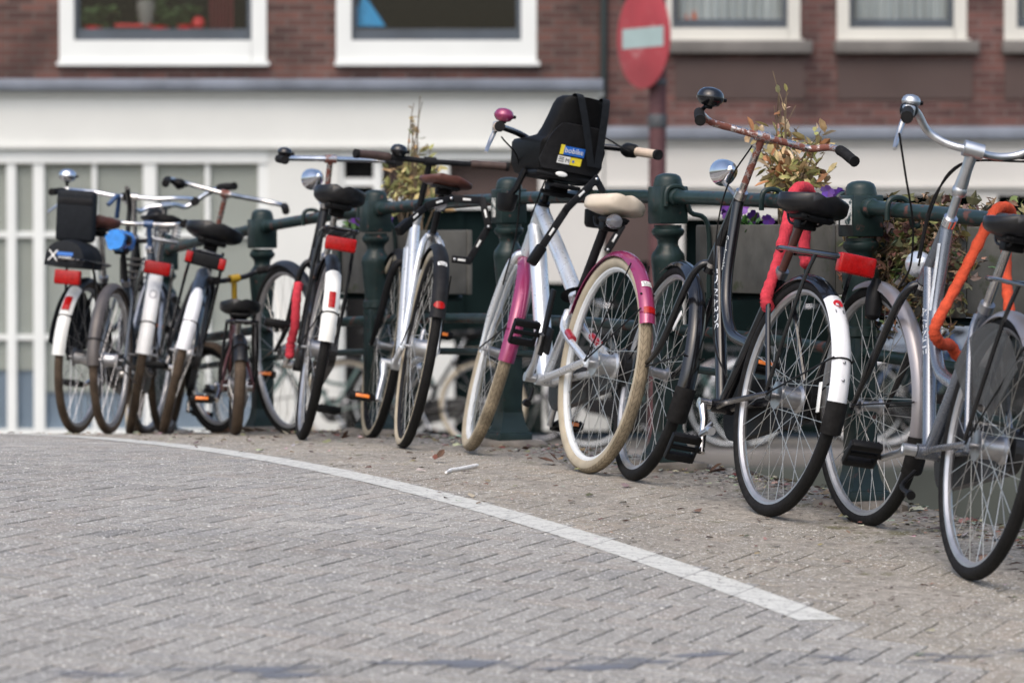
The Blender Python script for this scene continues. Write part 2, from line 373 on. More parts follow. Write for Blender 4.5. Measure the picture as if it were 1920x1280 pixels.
def saddle(root, pos, mat, length=.27, wid=.105, thick=.055, lobes=.012, tilt=0.0, base="plastic_black", nose=.026, crown=.35, basew=1.0):
    sx, sz = pos; secs = []; N = 18; K = 28
    for i in range(N + 1):
        s = i / N; x = -length * .48 + length * s
        if s < .35: wq = wid * (sin(min(1, .12 + s / .35 * .88) * pi / 2)) ** .55
        else: wq = nose + (wid - nose) * (0.5 + .5 * cos(pi * min(1, (s - .35) / .5)))
        if s > .94: wq *= max(.35, 1 - ((s - .94) / .06) ** 2 * .6)
        h = thick * (.55 + .45 * sin(pi * min(1, .15 + .9 * s)) ** .5) * (1 if s < .97 else .75)
        loop = []
        for k in range(K):
            a = 2 * pi * k / K; cy, cz = cos(a), sin(a)
            y = wq * abs(cy) ** .86 * (1 if cy > 0 else -1)
            z = (h * crown * abs(cz) ** .95 if cz > 0 else -h * (1 - crown) * abs(cz) ** .75)
            if cz > 0: z += lobes * (abs(y) / wid) ** 1.5 * (1 - s) * 1.5 - (lobes * .8) * max(0, 1 - abs(y) / .03) * (1 if s < .6 else 0)
            z += .018 * (max(0, .3 - s) / .3) ** 2 + tilt * (x)
            loop.append(Vector((sx + x, y, sz + z)))
        secs.append(loop)
    o = MB().loft(secs).build("saddle", mat, root, ang=85)
    b = MB()
    for y in (-.022, .022): b.tube(spline([(sx - .1, y * 1.5, sz - thick * .55), (sx - .05, y, sz - thick * .95), (sx + .05, y, sz - thick * .95), (sx + .12, y * .4, sz - thick * .45)], 5), .004, 6)
    b.box((sx - .01, 0, sz - thick * .92), (.05, .058, .035), bev=.006)
    b.box((sx - .045, 0, sz - thick * .62), (.10, wid * basew, thick * .36), bev=.01)
    b.build("saddle_clamp", base, o)
    return o
def coil(mb, c, r, h, turns, wire):
    n = turns * 12
    mb.tube([(c[0] + r * cos(2 * pi * i / 12), c[1] + r * sin(2 * pi * i / 12), c[2] + h * i / n) for i in range(n + 1)], wire, 6)
def pedal(root, p, side, refl=True, tilt=0.0, white=False):
    """p is the axle's outer middle; block pedal with two treads and end plates"""
    rot = Matrix.Rotation(tilt, 4, 'Y'); p = Vector(p)
    def T(q): return p + rot.to_3x3() @ Vector(q)
    mb = MB()
    for sx in (-1, 1):
        mb.box(T((sx * .034, 0, 0)), (.024, .084, .024), rot, .005)
        for j in range(6): mb.box(T((sx * .034, -.034 + j * .0136, .0125)), (.022, .005, .004), rot)
    for sy in (-1, 1): mb.box(T((0, sy * .043, 0)), (.088, .008, .022), rot, .003)
    mb.tube([T((0, -.06 * side, 0)), T((0, .046 * side, 0))], .008, 8)
    o = mb.build("pedal", "plastic_black", root)
    if refl:
        for sx in (-1, 1): MB().box(T((sx * .0465, 0, 0)), (.003, .052, .013), rot, .001).build("reflector", "sticker_white" if white else "orange_reflector", o)
    return o
def make_bike(label, u, v, psi, lean, steer, R=.352, L=1.1, scale=1.0, bb=(.49, .285), ht=(.672, .92), hb=(.785, .745), cl=(.6, 1.125), sad=(.13, .915), tw=.019,
              group="bicycles parked along the green railing", **k):
    g = k.get
    A = W(u, v); B = W(u + L * scale * cos(psi), v - L * scale * sin(psi))
    if g("world"): A = Vector(g("world")[:3]); B = A + Vector((cos(g("world")[3]), sin(g("world")[3]), 0))
    x = (B - A).normalized(); z = Vector((0, 0, 1)); z = (z - x * x.z).normalized(); y = z.cross(x)
    z2 = z * cos(lean) - y * sin(lean); y2 = y * cos(lean) + z * sin(lean)
    mw = Matrix((x, y2, z2)).transposed().to_4x4() @ Matrix.Scale(scale, 4); mw.translation = A
    root = empty("bicycle", mat=mw); tag(root, label, "bicycle", group)
    ax = Vector((ht[0] - hb[0], 0, ht[1] - hb[1])).normalized(); P0 = Vector((hb[0], 0, hb[1]))
    def mk(ang):
        q = Matrix.Rotation(ang, 3, ax); return lambda p: P0 + q @ (Vector(p) - P0)
    st = mk(steer); sb = mk(g("barsteer", steer))
    tread, wall, rim = g("tread", "tread_black"), g("wall", "rubber"), g("rim", "alu_rim")
    rw = wheel(root, 0, R, tw, ident, tread, wall, rim, g("rhub", (.034, .036, "steel")), g("nsp", 36), g("spoke", "spoke_steel"))
    fw = wheel(root, L, R, tw, st, g("ftread", tread), g("fwall", wall), rim, g("fhub", (.017, .034, "steel")), g("nsp", 36), g("spoke", "spoke_steel"))
    fm = g("paint", "black_paint"); tr = g("tr", .0145)
    f = MB()
    hbot = P0 - ax * .03; htop = Vector((ht[0], 0, ht[1])); BB = Vector((bb[0], 0, bb[1]))
    sadv = Vector((sad[0], 0, sad[1] - .05)); sdir = (sadv - BB).normalized(); sct = BB + sdir * g("stl", .5)
    style = g("style", "oma")
    if style == "oma":
        f.tube([hbot, htop + ax * .0], .019, 14)
        h1 = htop - ax * .012; h2 = P0 + ax * .035
        mid = BB + sdir * .235
        f.tube(spline([h1, h1 + Vector((-.012, 0, -.13)), h1 + Vector((-.03, 0, -.24)), Vector((h1.x - .075, 0, mid.z + .10)), Vector((h1.x - .16, 0, mid.z + .025)), mid], 7), tr, 12)
        f.tube([h2, BB + Vector((.0, 0, .0))], tr + .001, 12)
    elif style == "oversize":
        f.tube([hbot, htop], .026, 16)
        f.tube(spline([htop - ax * .012, htop - ax * .03 + Vector((-.05, 0, -.012)), htop + (sct - htop) * .5 + Vector((0, 0, -.004)), sct], 8), .0275, 16)
        f.tube([P0 + ax * .08, BB], .031, 16)
    elif style == "diamond":
        f.tube([hbot, htop], .018, 12); f.tube([htop - ax * .03, sct + Vector((0, 0, -.02))], tr, 12); f.tube([P0 + ax * .03, BB], tr + .002, 12)
    else:   # low step: two parallel tubes
        f.tube([hbot, htop], .018, 12); f.tube([P0 + ax * .12, BB + sdir * .12], tr + g("dtr", 0), 12); f.tube([P0 + ax * .02, BB], tr + .003 + g("dtr", 0), 12)
    f.tube([BB, sct], g("str", tr), 12)
    f.tube([BB + Vector((0, -.037, 0)), BB + Vector((0, .037, 0))], .021, 14)
    cs = g("stayr", .0085); sc2 = sct - sdir * g("staydrop", .03)
    for sy in (-1, 1):
        f.tube(spline([BB + Vector((-.03, sy * .024, 0)), Vector((R + .0, sy * .034, bb[1] + .02)), Vector((.0, sy * .064, R))], 4), cs + .001, 8)
        f.tube(spline([sc2 + Vector((0, sy * .018, 0)), sc2 + Vector((-.06, sy * .042, -.07)), Vector((.0, sy * .064, R))], 4), cs, 8)
        f.box((-.002, sy * .064, R), (.035, .006, .04), bev=.002)
    fr = f.build("frame", fm, root)
    # steered assembly
    hub = Vector((L, 0, R)); crown = hbot
    fk = MB(); fr_ = g("forkr", .0125)
    topz = R + R + .03
    for sy in (-1, 1):
        e = hub + Vector((0, sy * .053, 0)); dn = -ax
        c1 = crown + dn * .02 + Vector((0, sy * .036, 0)); c2 = crown + dn * .1 + Vector((0, sy * .05, 0))
        c3 = crown + dn * (max(.2, (crown - hub).length * .68)) + Vector((0, sy * .054, 0))
        fk.tube([st(p) for p in spline([crown + Vector((0, sy * .008, 0)), c1, c2, c3, e], 6)], [fr_] * 19 + [fr_ * .9, fr_ * .8, fr_ * .72, fr_ * .68, fr_ * .65, fr_ * .62][:6], 10)
        fk.box(st(e), (.02, .005, .03))
    fk.tube([st(crown + ax * .01), st(crown - ax * .03)], .02, 12)
    fk.build("fork", g("forkmat", fm), root)
    C = Vector((cl[0], 0, cl[1])); hs = MB()
    hs.tube([htop + ax * .022, htop - ax * .004], .0205, 14).build("headset", g("headset", "chrome_old"), root); MB().tube([hbot + ax * .006, hbot - ax * .008], .021, 14).build("headset", g("headset", "chrome_old"), root)
    if g("stem_style") == "adjust":
        q = htop + (C - htop) * .45
        sm = MB().tube([htop, q], .0127, 12); sm.ell(q, (.022, .022, .022)); sm.tube([q, q + (C - q) * .5, C], [.02, .016, .018], 12); sm.tube([C + Vector((0, -.028, 0)), C + Vector((0, .028, 0))], .023, 12)
    else:
        sm = MB().tube([htop, htop + (C - htop) * .93, C], [.0118, .0118, .014], 12); sm.tube([C + Vector((0, -.022, 0)), C + Vector((0, .022, 0))], .0175, 12)
    sm.xf(sb).build("stem", g("stemmat", "chrome_old"), root)
    bar = g("bar", [(0, 0, 0), (.025, .1, .0), (.035, .2, .008), (.0, .272, .01), (-.08, .29, .005), (-.17, .298, -.005)])
    glen = g("glen", .115)
    for name_, flip in (("handlebar", 0),):
        pts = [Vector((a, -b, c_)) for a, b, c_ in reversed(bar[1:])] + [Vector(p) for p in bar]
        pl = spline(pts, 8)
        hbm = MB().tube([sb(C + p) for p in pl], .011, 12); hbo = hbm.build("handlebar", g("barmat", "chrome"), root)
    half = spline(bar, 10); grip_at = {}
    for sy in (1, -1):
        pts = [Vector((p.x, p.y * sy, p.z)) for p in half]; acc = 0; seg = [pts[-1]]
        for i in range(len(pts) - 1, 0, -1):
            acc += (pts[i] - pts[i - 1]).length; seg.append(pts[i - 1])
            if acc > glen: break
        e0 = seg[0] + (seg[0] - seg[1]).normalized() * .012
        rr = [.0175] + [.0165] * (len(seg) - 1) + [.0145]; gp = MB().tube([sb(C + q) for q in [e0] + seg], rr, 12)
        go = gp.build("grip", g("gripmat", "rubber"), hbo); gi = sb(C + seg[-1]); grip_at[sy] = gi
        if g("gripcap"): MB().tube([sb(C + e0 + (e0 - seg[1]).normalized() * .012), sb(C + e0 - (e0 - seg[1]).normalized() * .002)], .0185, 12).build("grip_end", g("gripcap"), go)
        dirg = (sb(C + seg[-2]) - gi).normalized()
        if g("lever") and (sy == 1 or g("lever") == 2):
            out = Vector((0, 0, -1)); fwd = Vector((1, 0, 0))
            lv = MB().box(gi, (.034, .034, .034), bev=.008)
            b0 = gi + fwd * .02 - Vector((0, 0, .012)); b1 = b0 + dirg * .06 + Vector((.02, 0, -.045)); b2 = b1 + dirg * .055 + Vector((-.008, .004 * sy, -.035))
            lv.tube(spline([b0, b1, b2], 6), [.008] * 6 + [.007] * 5 + [.006] * 2, 8).build("brake_lever", g("levermat", "alu"), hbo)
        if g("shifter") == sy:
            MB().tube([gi - dirg * .055, gi - dirg * .04, gi - dirg * .005, gi + dirg * .004], [.02, .026, .024, .018], 14).build("gear_shifter", "plastic_black", hbo)
    bell = g("bell")
    if bell:
        bm_, sy, off, br = bell[:4]; gi = grip_at[sy]; p = gi + Vector(off)
        bo = MB().lathe([(br * .3, -br * .78), (br * .7, -br * .66), (br * .95, -br * .36), (br * 1.03, -br * .15), (br, .0), (br * .88, br * .3), (br * .6, br * .52), (br * .2, br * .62), (0, br * .63)], p, bell[4] if len(bell) > 4 else (0, 0, 1), 20).build("bell", bm_, hbo)
        MB().box(p + Vector((0, 0, -br * .7)), (.02, .02, br * .5), bev=.003).tube([gi, p - Vector((0, 0, br * .5))], .007, 8).tube([p + Vector((-.004, 0, -br * .25)), p + Vector((.0, -br * 1.25, -br * .1))], .006, 8).build("bell_lever", "plastic_black", bo)
    # seat
    sp = MB().tube([sct - sdir * .04, Vector((sad[0], 0, sad[1] - .02))], g("spr", .0128), 12); sp.build("seat_post", g("spmat", "chrome_old"), root)
    MB().tube([sct - sdir * .012, sct + sdir * .014], .021, 12).build("seat_clamp", g("sclampmat", "steel"), root)
    if g("spring_saddle"):
        so = saddle(root, sad, g("sadmat", "leather_black"), wid=.108, thick=.03, lobes=.004, length=.27, base="steel")
        cb = MB()
        for y in (-.055, .055): coil(cb, (sad[0] - .085, y, sad[1] - .075), .019, .06, 5, .0032)
        cb.box((sad[0] - .06, 0, sad[1] - .085), (.11, .14, .012), bev=.003); cb.build("saddle_springs", "steel", so)
    elif g("saddle", True): so = saddle(root, sad, g("sadmat", "leather_black"), **g("sadargs", {}))
    # drive
    ca = radians(g("crank", 240)); cl_ = .17
    for sy in (1, -1):
        a = ca if sy == 1 else ca + pi
        e = BB + Vector((cl_ * cos(a), sy * .075, cl_ * sin(a))); s0 = BB + Vector((0, sy * .04, 0)); s1 = BB + Vector((0, sy * .066, 0))
        mb = MB().tube([s0, s1 + Vector((0, sy * .012, 0))], .0165, 12)
        mb.tube([s1, BB + Vector((cl_ * .35 * cos(a), sy * .062, cl_ * .35 * sin(a))), e, e + Vector((.006 * cos(a), 0, .006 * sin(a)))], [.0155, .0115, .0105, .011], 12)
        co = mb.build("crank", g("crankmat", "chrome_old"), root)
        pedal(co, e + Vector((0, sy * .062, 0)), sy, g("refl", True) and not (g("ptilts") and sy == 1), g("ptilts")[0 if sy == 1 else 1] if g("ptilts") else g("ptilt", .1), g("pwhite", False))
    if g("chaincase", True):
        r0, r1 = .098, .062; out = []
        for i in range(15):
            a = radians(-100 + 200 * i / 14); out.append((bb[0] + r0 * cos(a), -.05, bb[1] + r0 * sin(a)))
        for i in range(11):
            a = radians(100 + 160 * i / 10); out.append((0 + r1 * cos(a), -.05, R + r1 * sin(a)))
        MB().prism(out, (0, -.026, 0)).build("chain_case", g("casemat", "black_old_paint"), root, smooth=False)
    else:
        ch = MB().lathe([(.005, -.002), (.085, -.002), (.088, 0), (.085, .002), (.005, .002)], (bb[0], -.05, bb[1]), (0, 1, 0), 30)
        ch.tube([(bb[0], -.05, bb[1] + .086), (0, -.045, R + .032)], .0045, 6); ch.tube([(bb[0], -.05, bb[1] - .086), (0, -.045, R - .032)], .0045, 6); ch.build("chain", "steel", root)
    # mudguards
    rf = g("rf", (48, 168)); ff = g("ff", (62, 190)); fg = g("fgap", .014)
    if rf:
        fo = fender(root, 0, R, rf[0], rf[1], g("fmat", fm), ident, gap=fg)
        if g("tip"): fender(fo, 0, R, g("tip")[0], g("tip")[1], g("tipmat", "white_fender"), ident, hw=.0305, gap=fg, name="fender_tip", dr=.0018)
        if g("flap"): fender(fo, 0, R, rf[1] - 2, rf[1] + g("flap"), "rubber", ident, hw=.034, gap=fg, name="mud_flap", dr=.004, n=8)
        stm = MB()
        for aa in g("stays", (rf[1] - 22,)):
            for sy in (-1, 1): stm.tube([(0, sy * .07, R), polar(0, R, R + fg, aa, sy * .032)], .0028, 6)
            if g("stayloop", True): stm.tube([polar(0, R, R + fg + .004 - .024 * abs(t) ** 2.6, aa, .032 * t) for t in [i / 6 - 1 for i in range(13)]], .0028, 6)
        stm.build("fender_stay", g("staymat", "matte_black"), fo)
        k["_rf"] = fo
    if ff:
        fo2 = fender(root, L, R, ff[0], ff[1], g("ffmat", g("fmat", fm)), st, gap=fg)
        if g("fflap"): fender(fo2, L, R, ff[1] - 2, ff[1] + g("fflap"), "rubber", st, hw=.034, gap=fg, name="mud_flap", dr=.004, n=8)
        stm = MB()
        for sy in (-1, 1): stm.tube([st(Vector((L, sy * .06, R))), st(polar(L, R, R + fg, ff[1] - 18, sy * .032))], .0028, 6)
        stm.build("fender_stay", g("staymat", "matte_black"), fo2)
        k["_ff"] = fo2
    # carrier and lamps
    ca_ = g("carrier")
    if ca_:
        x0c, x1c, zc = ca_[:3]; mb = MB(); tip = zc + (ca_[3] if len(ca_) > 3 else 0)
        for sy in (-1, 1):
            mb.tube(spline([(x0c, sy * .022, zc - .005), (x0c - .08, sy * .055, zc), (x1c + .05, sy * .062, tip), (x1c, sy * .03, tip)], 6), .0058 * g('heavy', 1), 8)
            mb.tube([(x0c - .1, sy * .03, zc - .003), (x1c + .01, sy * .03, tip - .003)], .0045 * g('heavy', 1), 6)
            mb.tube(spline([(0, sy * .072, R + .01), (-.02 + .25 * x1c, sy * .07, zc - .12), (-.05 + .3 * x1c, sy * .06, zc)], 5), g("legr", .0065), 8)
        mb.tube([(x1c, -.03, tip), (x1c, .03, tip)], .0058, 8)
        for t in (.2, .4, .6, .8): xx = x0c + (x1c - x0c) * t; mb.tube([(xx, -.06, zc + (tip - zc) * t), (xx, .06, zc + (tip - zc) * t)], .0042, 6)
        k["_car"] = mb.build("carrier", g("carmat", "black_paint"), root)
    tl = g("tail")
    if tl:
        tx, tz, tw_, th_ = tl[:4]; mb = MB().box((tx, 0, tz), (.035, tw_, th_), bev=.008, segs=3)
        to = mb.build("tail_lamp", g("tailmat", "red_lamp"), root)
        MB().box((tx + .022, 0, tz), (.018, tw_ * .9, th_ * .85), bev=.004).build("lamp_housing", "plastic_black", to)
    hl = g("headlight"); sbb = st if g("lamp_st") else sb
    if hl:
        hx, hz, hr, hm = hl[:4]; p = Vector((hx, hl[4] if len(hl) > 4 else 0, hz))
        ho = MB().lathe([(0, -hr * (1.9 if g('lamp_st') else 1.5)), (hr * .3, -hr * (1.75 if g('lamp_st') else 1.45)), (hr * .4, -hr * 1.38), (hr * .76, -hr * .95), (hr * .93, -hr * .25), (hr, .1 * hr), (hr * 1.02, .3 * hr), (hr * .9, .36 * hr)], p, (1, 0, -.12), 24).xf(sbb).build("headlight", hm, root)
        MB().lathe([(0, .5 * hr), (.5 * hr, .46 * hr), (.9 * hr, .36 * hr), (.9 * hr, .3 * hr), (0, .3 * hr)], p, (1, 0, -.12), 24).xf(sbb).build("lens", "clear_lens", ho)
        MB().tube([sbb(p + Vector((0, 0, -hr * .6))), (sbb(htop + Vector((.03, 0, 0))) if g('lamp_st') else sbb(P0 + ax * (.06 if hz > hb[1] + .1 else 0) + Vector((.03, 0, 0))))], .007, 8).build("lamp_bracket", "steel", ho)
    for pts, r in g("cables", []): MB().tube(spline(pts, 8), r, 6).build("cable", "rubber", root)
    if g("kick"):
        kp = g("kick"); MB().tube(spline(kp, 5), .0065, 8).tube([kp[-1], Vector(kp[-1]) + Vector((-.02, .0, -.002))], .013, 10).build("kickstand", g("kickmat", "alu"), root)
    return dict(root=root, st=st, sb=sb, BB=BB, hub=hub, C=C, ax=ax, P0=P0, htop=htop, mw=mw, k=k, grips=grip_at, sct=sct, R=R, L=L, fr=fr, hbo=hbo, sdir=sdir)
def on_tube(p0, p1, r, start, side=1, up=1):
    """letters running along a straight frame tube, wrapped round its left face"""
    p0, p1 = Vector(p0), Vector(p1); d = (p1 - p0).normalized(); yv = Vector((0, side, 0)); n = d.cross(yv).normalized() * up
    return lambda x, y: p0 + d * (start + x) + (yv * cos(y / r) + n * sin(y / r)) * (r + .0012)
def on_fender(cx, R, r, a0):
    return lambda x, y: polar(cx, R, r - .02 * abs(x / .03) ** 2.6, a0 - math.degrees(y / r), x)
# ------------------------------------------------------------------ ground, road, canal
def paver_mat():
    m = bpy.data.materials.new("pavers"); m.use_nodes = True; MATS["pavers"] = m
    n = m.node_tree.nodes; l = m.node_tree.links; p = n["Principled BSDF"]
    a = n.new("ShaderNodeAttribute"); a.attribute_name = "tint"
    tc = n.new("ShaderNodeTexCoord")
    def noise(sc, det=4, lo=.3, hi=.7, a0=0., a1=1.):
        q = n.new("ShaderNodeTexNoise"); q.inputs["Scale"].default_value = sc; q.inputs["Detail"].default_value = det; l.new(tc.outputs["Object"], q.inputs["Vector"])
        r = n.new("ShaderNodeMapRange"); r.inputs[1].default_value = lo; r.inputs[2].default_value = hi; r.inputs[3].default_value = a0; r.inputs[4].default_value = a1; l.new(q.outputs[0], r.inputs[0]); return r.outputs[0]
    def mul(c, f):
        x = n.new("ShaderNodeMix"); x.data_type = 'RGBA'; x.blend_type = 'MULTIPLY'; x.inputs[0].default_value = 1; l.new(c, x.inputs[6]); l.new(f, x.inputs[7]); return x.outputs[2]
    def mix(c, col, f):
        x = n.new("ShaderNodeMix"); x.data_type = 'RGBA'; x.inputs[7].default_value = hexa(col); l.new(f, x.inputs[0]); l.new(c, x.inputs[6]); return x.outputs[2]
    c = mul(a.outputs[0], noise(.9, 5, .3, .7, .9, 1.12))
    c = mul(c, noise(45, 6, .3, .7, .8, 1.2))
    c = mix(c, (.74, .72, .67), noise(120, 2, .60, .655, 0, .85))       # pale grit in the clinkers
    c = mix(c, (.10, .092, .088), noise(95, 3, .60, .68, 0, .6))
    l.new(c, p.inputs["Base Color"]); p.inputs["Roughness"].default_value = .8
    b = n.new("ShaderNodeBump"); b.inputs["Strength"].default_value = .6; b.inputs["Distance"].default_value = .003
    l.new(noise(170, 4), b.inputs["Height"]); l.new(b.outputs[0], p.inputs["Normal"])
    return m
paver_mat()
M("joint_sand", (.04, .034, .036), .95, 0, .3, 30, bump=.4)
M("gutter_dirt", (.245, .222, .185), .95, 0, .3, 22, bump=.9, worn=((.13, .12, .065), .34, 4.5), speck=((.085, .065, .048), .57, .66, 45), speck2=((.46, .43, .38), .60, .66, 90))
M("line_paint", (.51, .51, .465), .75, 0, .12, 40, bump=.3, worn=((.34, .33, .31), .30, 38), speck=((.2, .19, .185), .62, .67, 60))
M("tar", (.12, .13, .148), .45, 0, .2, 12, bump=.3)
def grid(name, us, vs, dz, mat, lim=None):
    mb = MB(); pts = [[W(u, v) + Vector((0, 0, dz)) for v in vs] for u in us]
    return mb.loft(pts, cap=False, closed=False).build(name, mat, ang=60)
def frange(a, b, s):
    n = max(1, round((b - a) / s)); return [a + (b - a) * i / n for i in range(n + 1)]
EDGE = -.2
bed = structure(grid("bridge_road_bed", frange(-18, 22, .25), [EDGE] + frange(0, 18, .6), -.011, "joint_sand"))
# clinker pavers laid in herringbone at 45 degrees to the bridge, every one a bevelled block
def pavers():
    mb = MB(); mb.col = []; NR = 3; b = .0685; a = NR * b; ch = .0018; jt = .0030
    c45, s45 = cos(radians(45)), sin(radians(45))
    def block(cx, cy, lx, ly):
        # centre in the rotated lattice
        u = cx * c45 - cy * s45; v = cx * s45 + cy * c45
        if not (-5.2 < u < 7.6 and .02 < v < 5.6): return
        if u < -3.2 and v > 4.6: return
        hz = R_.uniform(-.0007, .0007); tx, ty = R_.uniform(-.006, .006), R_.uniform(-.006, .006)
        g = R_.gauss(1, .065); hue = R_.random()
        base = (.262, .249, .222) if hue < .7 else (.265, .243, .212) if hue < .88 else (.238, .229, .21)
        if v < 1.15: base = tuple(q * w_ for q, w_ in zip(base, (.95, .90, .82)))
        col = tuple(q * g for q in base)
        vs = []
        for ex, zz in ((0, 0), (ch, 0), (0, -1)):
            pass
        hx, hy = lx / 2 - jt, ly / 2 - jt
        for (ix, iz) in ((ch, 0.0), (0.0, -ch * .9), (0.0, -.014)):
            for sx, sy in ((-1, -1), (1, -1), (1, 1), (-1, 1)):
                px, py = cx + sx * (hx - ix), cy + sy * (hy - ix)
                uu = px * c45 - py * s45; vv = px * s45 + py * c45
                q = W(uu, vv); q.z += iz + hz + tx * (px - cx) + ty * (py - cy); vs.append(q)
        fs = [(0, 1, 2, 3)]
        for r in (0, 4):
            for k in range(4): k2 = (k + 1) % 4; fs.append((r + k2, r + k, r + 4 + k, r + 4 + k2))
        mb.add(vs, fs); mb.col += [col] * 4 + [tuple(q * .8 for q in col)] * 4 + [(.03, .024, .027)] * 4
    N = 150
    for i in range(-N, N):
        for j in range(-N, N):
            kk = (i - j) % (2 * NR)
            if kk == 0: block((i + NR / 2) * b, (j + .5) * b, a, b)
            elif kk == 2 * NR - 1: block((i + .5) * b, (j + NR / 2) * b, b, a)
    return mb.build("road", "pavers", smooth=False)
structure(pavers())
# side road surface beyond the modelled pavers, same clinkers seen only at a glance
far = structure(grid("road_far", frange(7.6, 22, .4), [.02, 2, 4, 8, 18], -.001, "asphalt_far"))
near = structure(grid("road_near", frange(-18, -5.2, .4), [.02, 2, 4, 8, 18], -.001, "asphalt_far"))
# dirty gutter strip along the railing: grit and moss over stone, with a rough edge
def gutter():
    """grit, sand and moss lying over the outer pavers: high against the bridge edge, thinning out over the blocks in uneven tongues"""
    from mathutils import noise
    us = frange(-6, 9, .04); vs = [EDGE + .035 * i for i in range(42)]; mb = MB(); rows = []
    for u in us:
        row = []
        for i, v in enumerate(vs):
            n = noise.fractal(Vector((u * 2.2, v * 3.5, 0)), 1, 2, 5); n2 = noise.noise(Vector((u * 23, v * 23, 3)))
            t = max(0, 1 - (v - EDGE) / .62); h = .020 * t ** 1.3 - .0014 + .005 * n + .0025 * n2 * (1 + 3 * t) - .010 * max(0, v - .85)
            if i == 0: h = .006 + .004 * n2
            q = W(u, v); q.z += h; row.append(q)
        rows.append(row)
    mb.loft(rows, cap=False, closed=False); return mb.build("gutter", "gutter_dirt", ang=70)
structure(gutter())
def line_joints():
    """the brick joints show through the paint as fine dark cracks"""
    m = MATS["line_paint"]; n = m.node_tree.nodes; l = m.node_tree.links; p = n["Principled BSDF"]; src = p.inputs["Base Color"].links[0].from_socket
    tc = n.new("ShaderNodeTexCoord"); masks = []
    for sgn, per, wd in ((1, .2055, .022), (-1, .137, .03)):
        d = n.new("ShaderNodeVectorMath"); d.operation = 'DOT_PRODUCT'; d.inputs[1].default_value = ((UX + sgn * VX) * .7071 / per, (UY + sgn * VY) * .7071 / per, 0); l.new(tc.outputs["Object"], d.inputs[0])
        f = n.new("ShaderNodeMath"); f.operation = 'FRACT'; l.new(d.outputs["Value"], f.inputs[0]); t = n.new("ShaderNodeMath"); t.operation = 'LESS_THAN'; t.inputs[1].default_value = wd; l.new(f.outputs[0], t.inputs[0]); masks.append(t.outputs[0])
    mx = n.new("ShaderNodeMath"); mx.operation = 'MAXIMUM'; l.new(masks[0], mx.inputs[0]); l.new(masks[1], mx.inputs[1])
    ml = n.new("ShaderNodeMath"); ml.operation = 'MULTIPLY'; ml.inputs[1].default_value = .7; l.new(mx.outputs[0], ml.inputs[0])
    c = n.new("ShaderNodeMix"); c.data_type = 'RGBA'; c.inputs[7].default_value = (.09, .08, .078, 1); l.new(ml.outputs[0], c.inputs[0]); l.new(src, c.inputs[6]); l.new(c.outputs[2], p.inputs["Base Color"])
line_joints()
def line():
    mb = MB(); rows = []
    for u in frange(-1.985, 9, .08):
        a0, a1 = 1.114, 1.237
        if u > 2.6: a0 += .02 * (u - 2.6); a1 += .02 * (u - 2.6)
        rows.append([W(u, a0) + Vector((0, 0, .0014)), W(u, (a0 + a1) / 2) + Vector((0, 0, .0015)), W(u, a1) + Vector((0, 0, .0014))])
    mb.loft(rows, cap=False, closed=False); return mb.build("road_marking", "line_paint", ang=60)
structure(line())
def tar():
    # bituminous smear across the road: one thin sheet whose ragged outline comes from stretched noise
    m = bpy.data.materials.new("tar_smear"); m.use_nodes = True; MATS["tar_smear"] = m; n = m.node_tree.nodes; l = m.node_tree.links; p = n["Principled BSDF"]
    p.inputs["Base Color"].default_value = (.15, .158, .176, 1); p.inputs["Roughness"].default_value = .6
    uv = n.new("ShaderNodeUVMap"); mp = n.new("ShaderNodeMapping"); mp.inputs["Scale"].default_value = (10, 3.4, 1); l.new(uv.outputs[0], mp.inputs[0])
    no = n.new("ShaderNodeTexNoise"); no.inputs["Scale"].default_value = 1; no.inputs["Detail"].default_value = 7; no.inputs["Roughness"].default_value = .62; l.new(mp.outputs[0], no.inputs[0])
    sp = n.new("ShaderNodeSeparateXYZ"); l.new(uv.outputs[0], sp.inputs[0])
    ab = n.new("ShaderNodeMath"); ab.operation = 'ABSOLUTE'; l.new(sp.outputs[0], ab.inputs[0])
    fall = n.new("ShaderNodeMapRange"); fall.inputs[1].default_value = .06; fall.inputs[2].default_value = .2; fall.inputs[3].default_value = .02; fall.inputs[4].default_value = -.3; l.new(ab.outputs[0], fall.inputs[0])
    ad = n.new("ShaderNodeMath"); ad.operation = 'ADD'; l.new(no.outputs[0], ad.inputs[0]); l.new(fall.outputs[0], ad.inputs[1])
    th = n.new("ShaderNodeMapRange"); th.inputs[1].default_value = .53; th.inputs[2].default_value = .62; th.inputs[4].default_value = .8; l.new(ad.outputs[0], th.inputs[0]); l.new(th.outputs[0], p.inputs["Alpha"])
    us = [-.2, -.1, 0, .1, .2]; vs_ = frange(.1, 5, .15); mb = MB(); mb.loft([[W(-2.44 + du, v) + Vector((0, 0, .0016)) for v in vs_] for du in us], cap=False, closed=False); o = mb.build("tar_band", "tar_smear")
    ul = o.data.uv_layers.new(name="UVMap"); nv = len(vs_)
    for lp in o.data.loops: i = lp.vertex_index; ul.data[lp.index].uv = (us[i // nv], vs_[i % nv])
    return o
structure(tar())
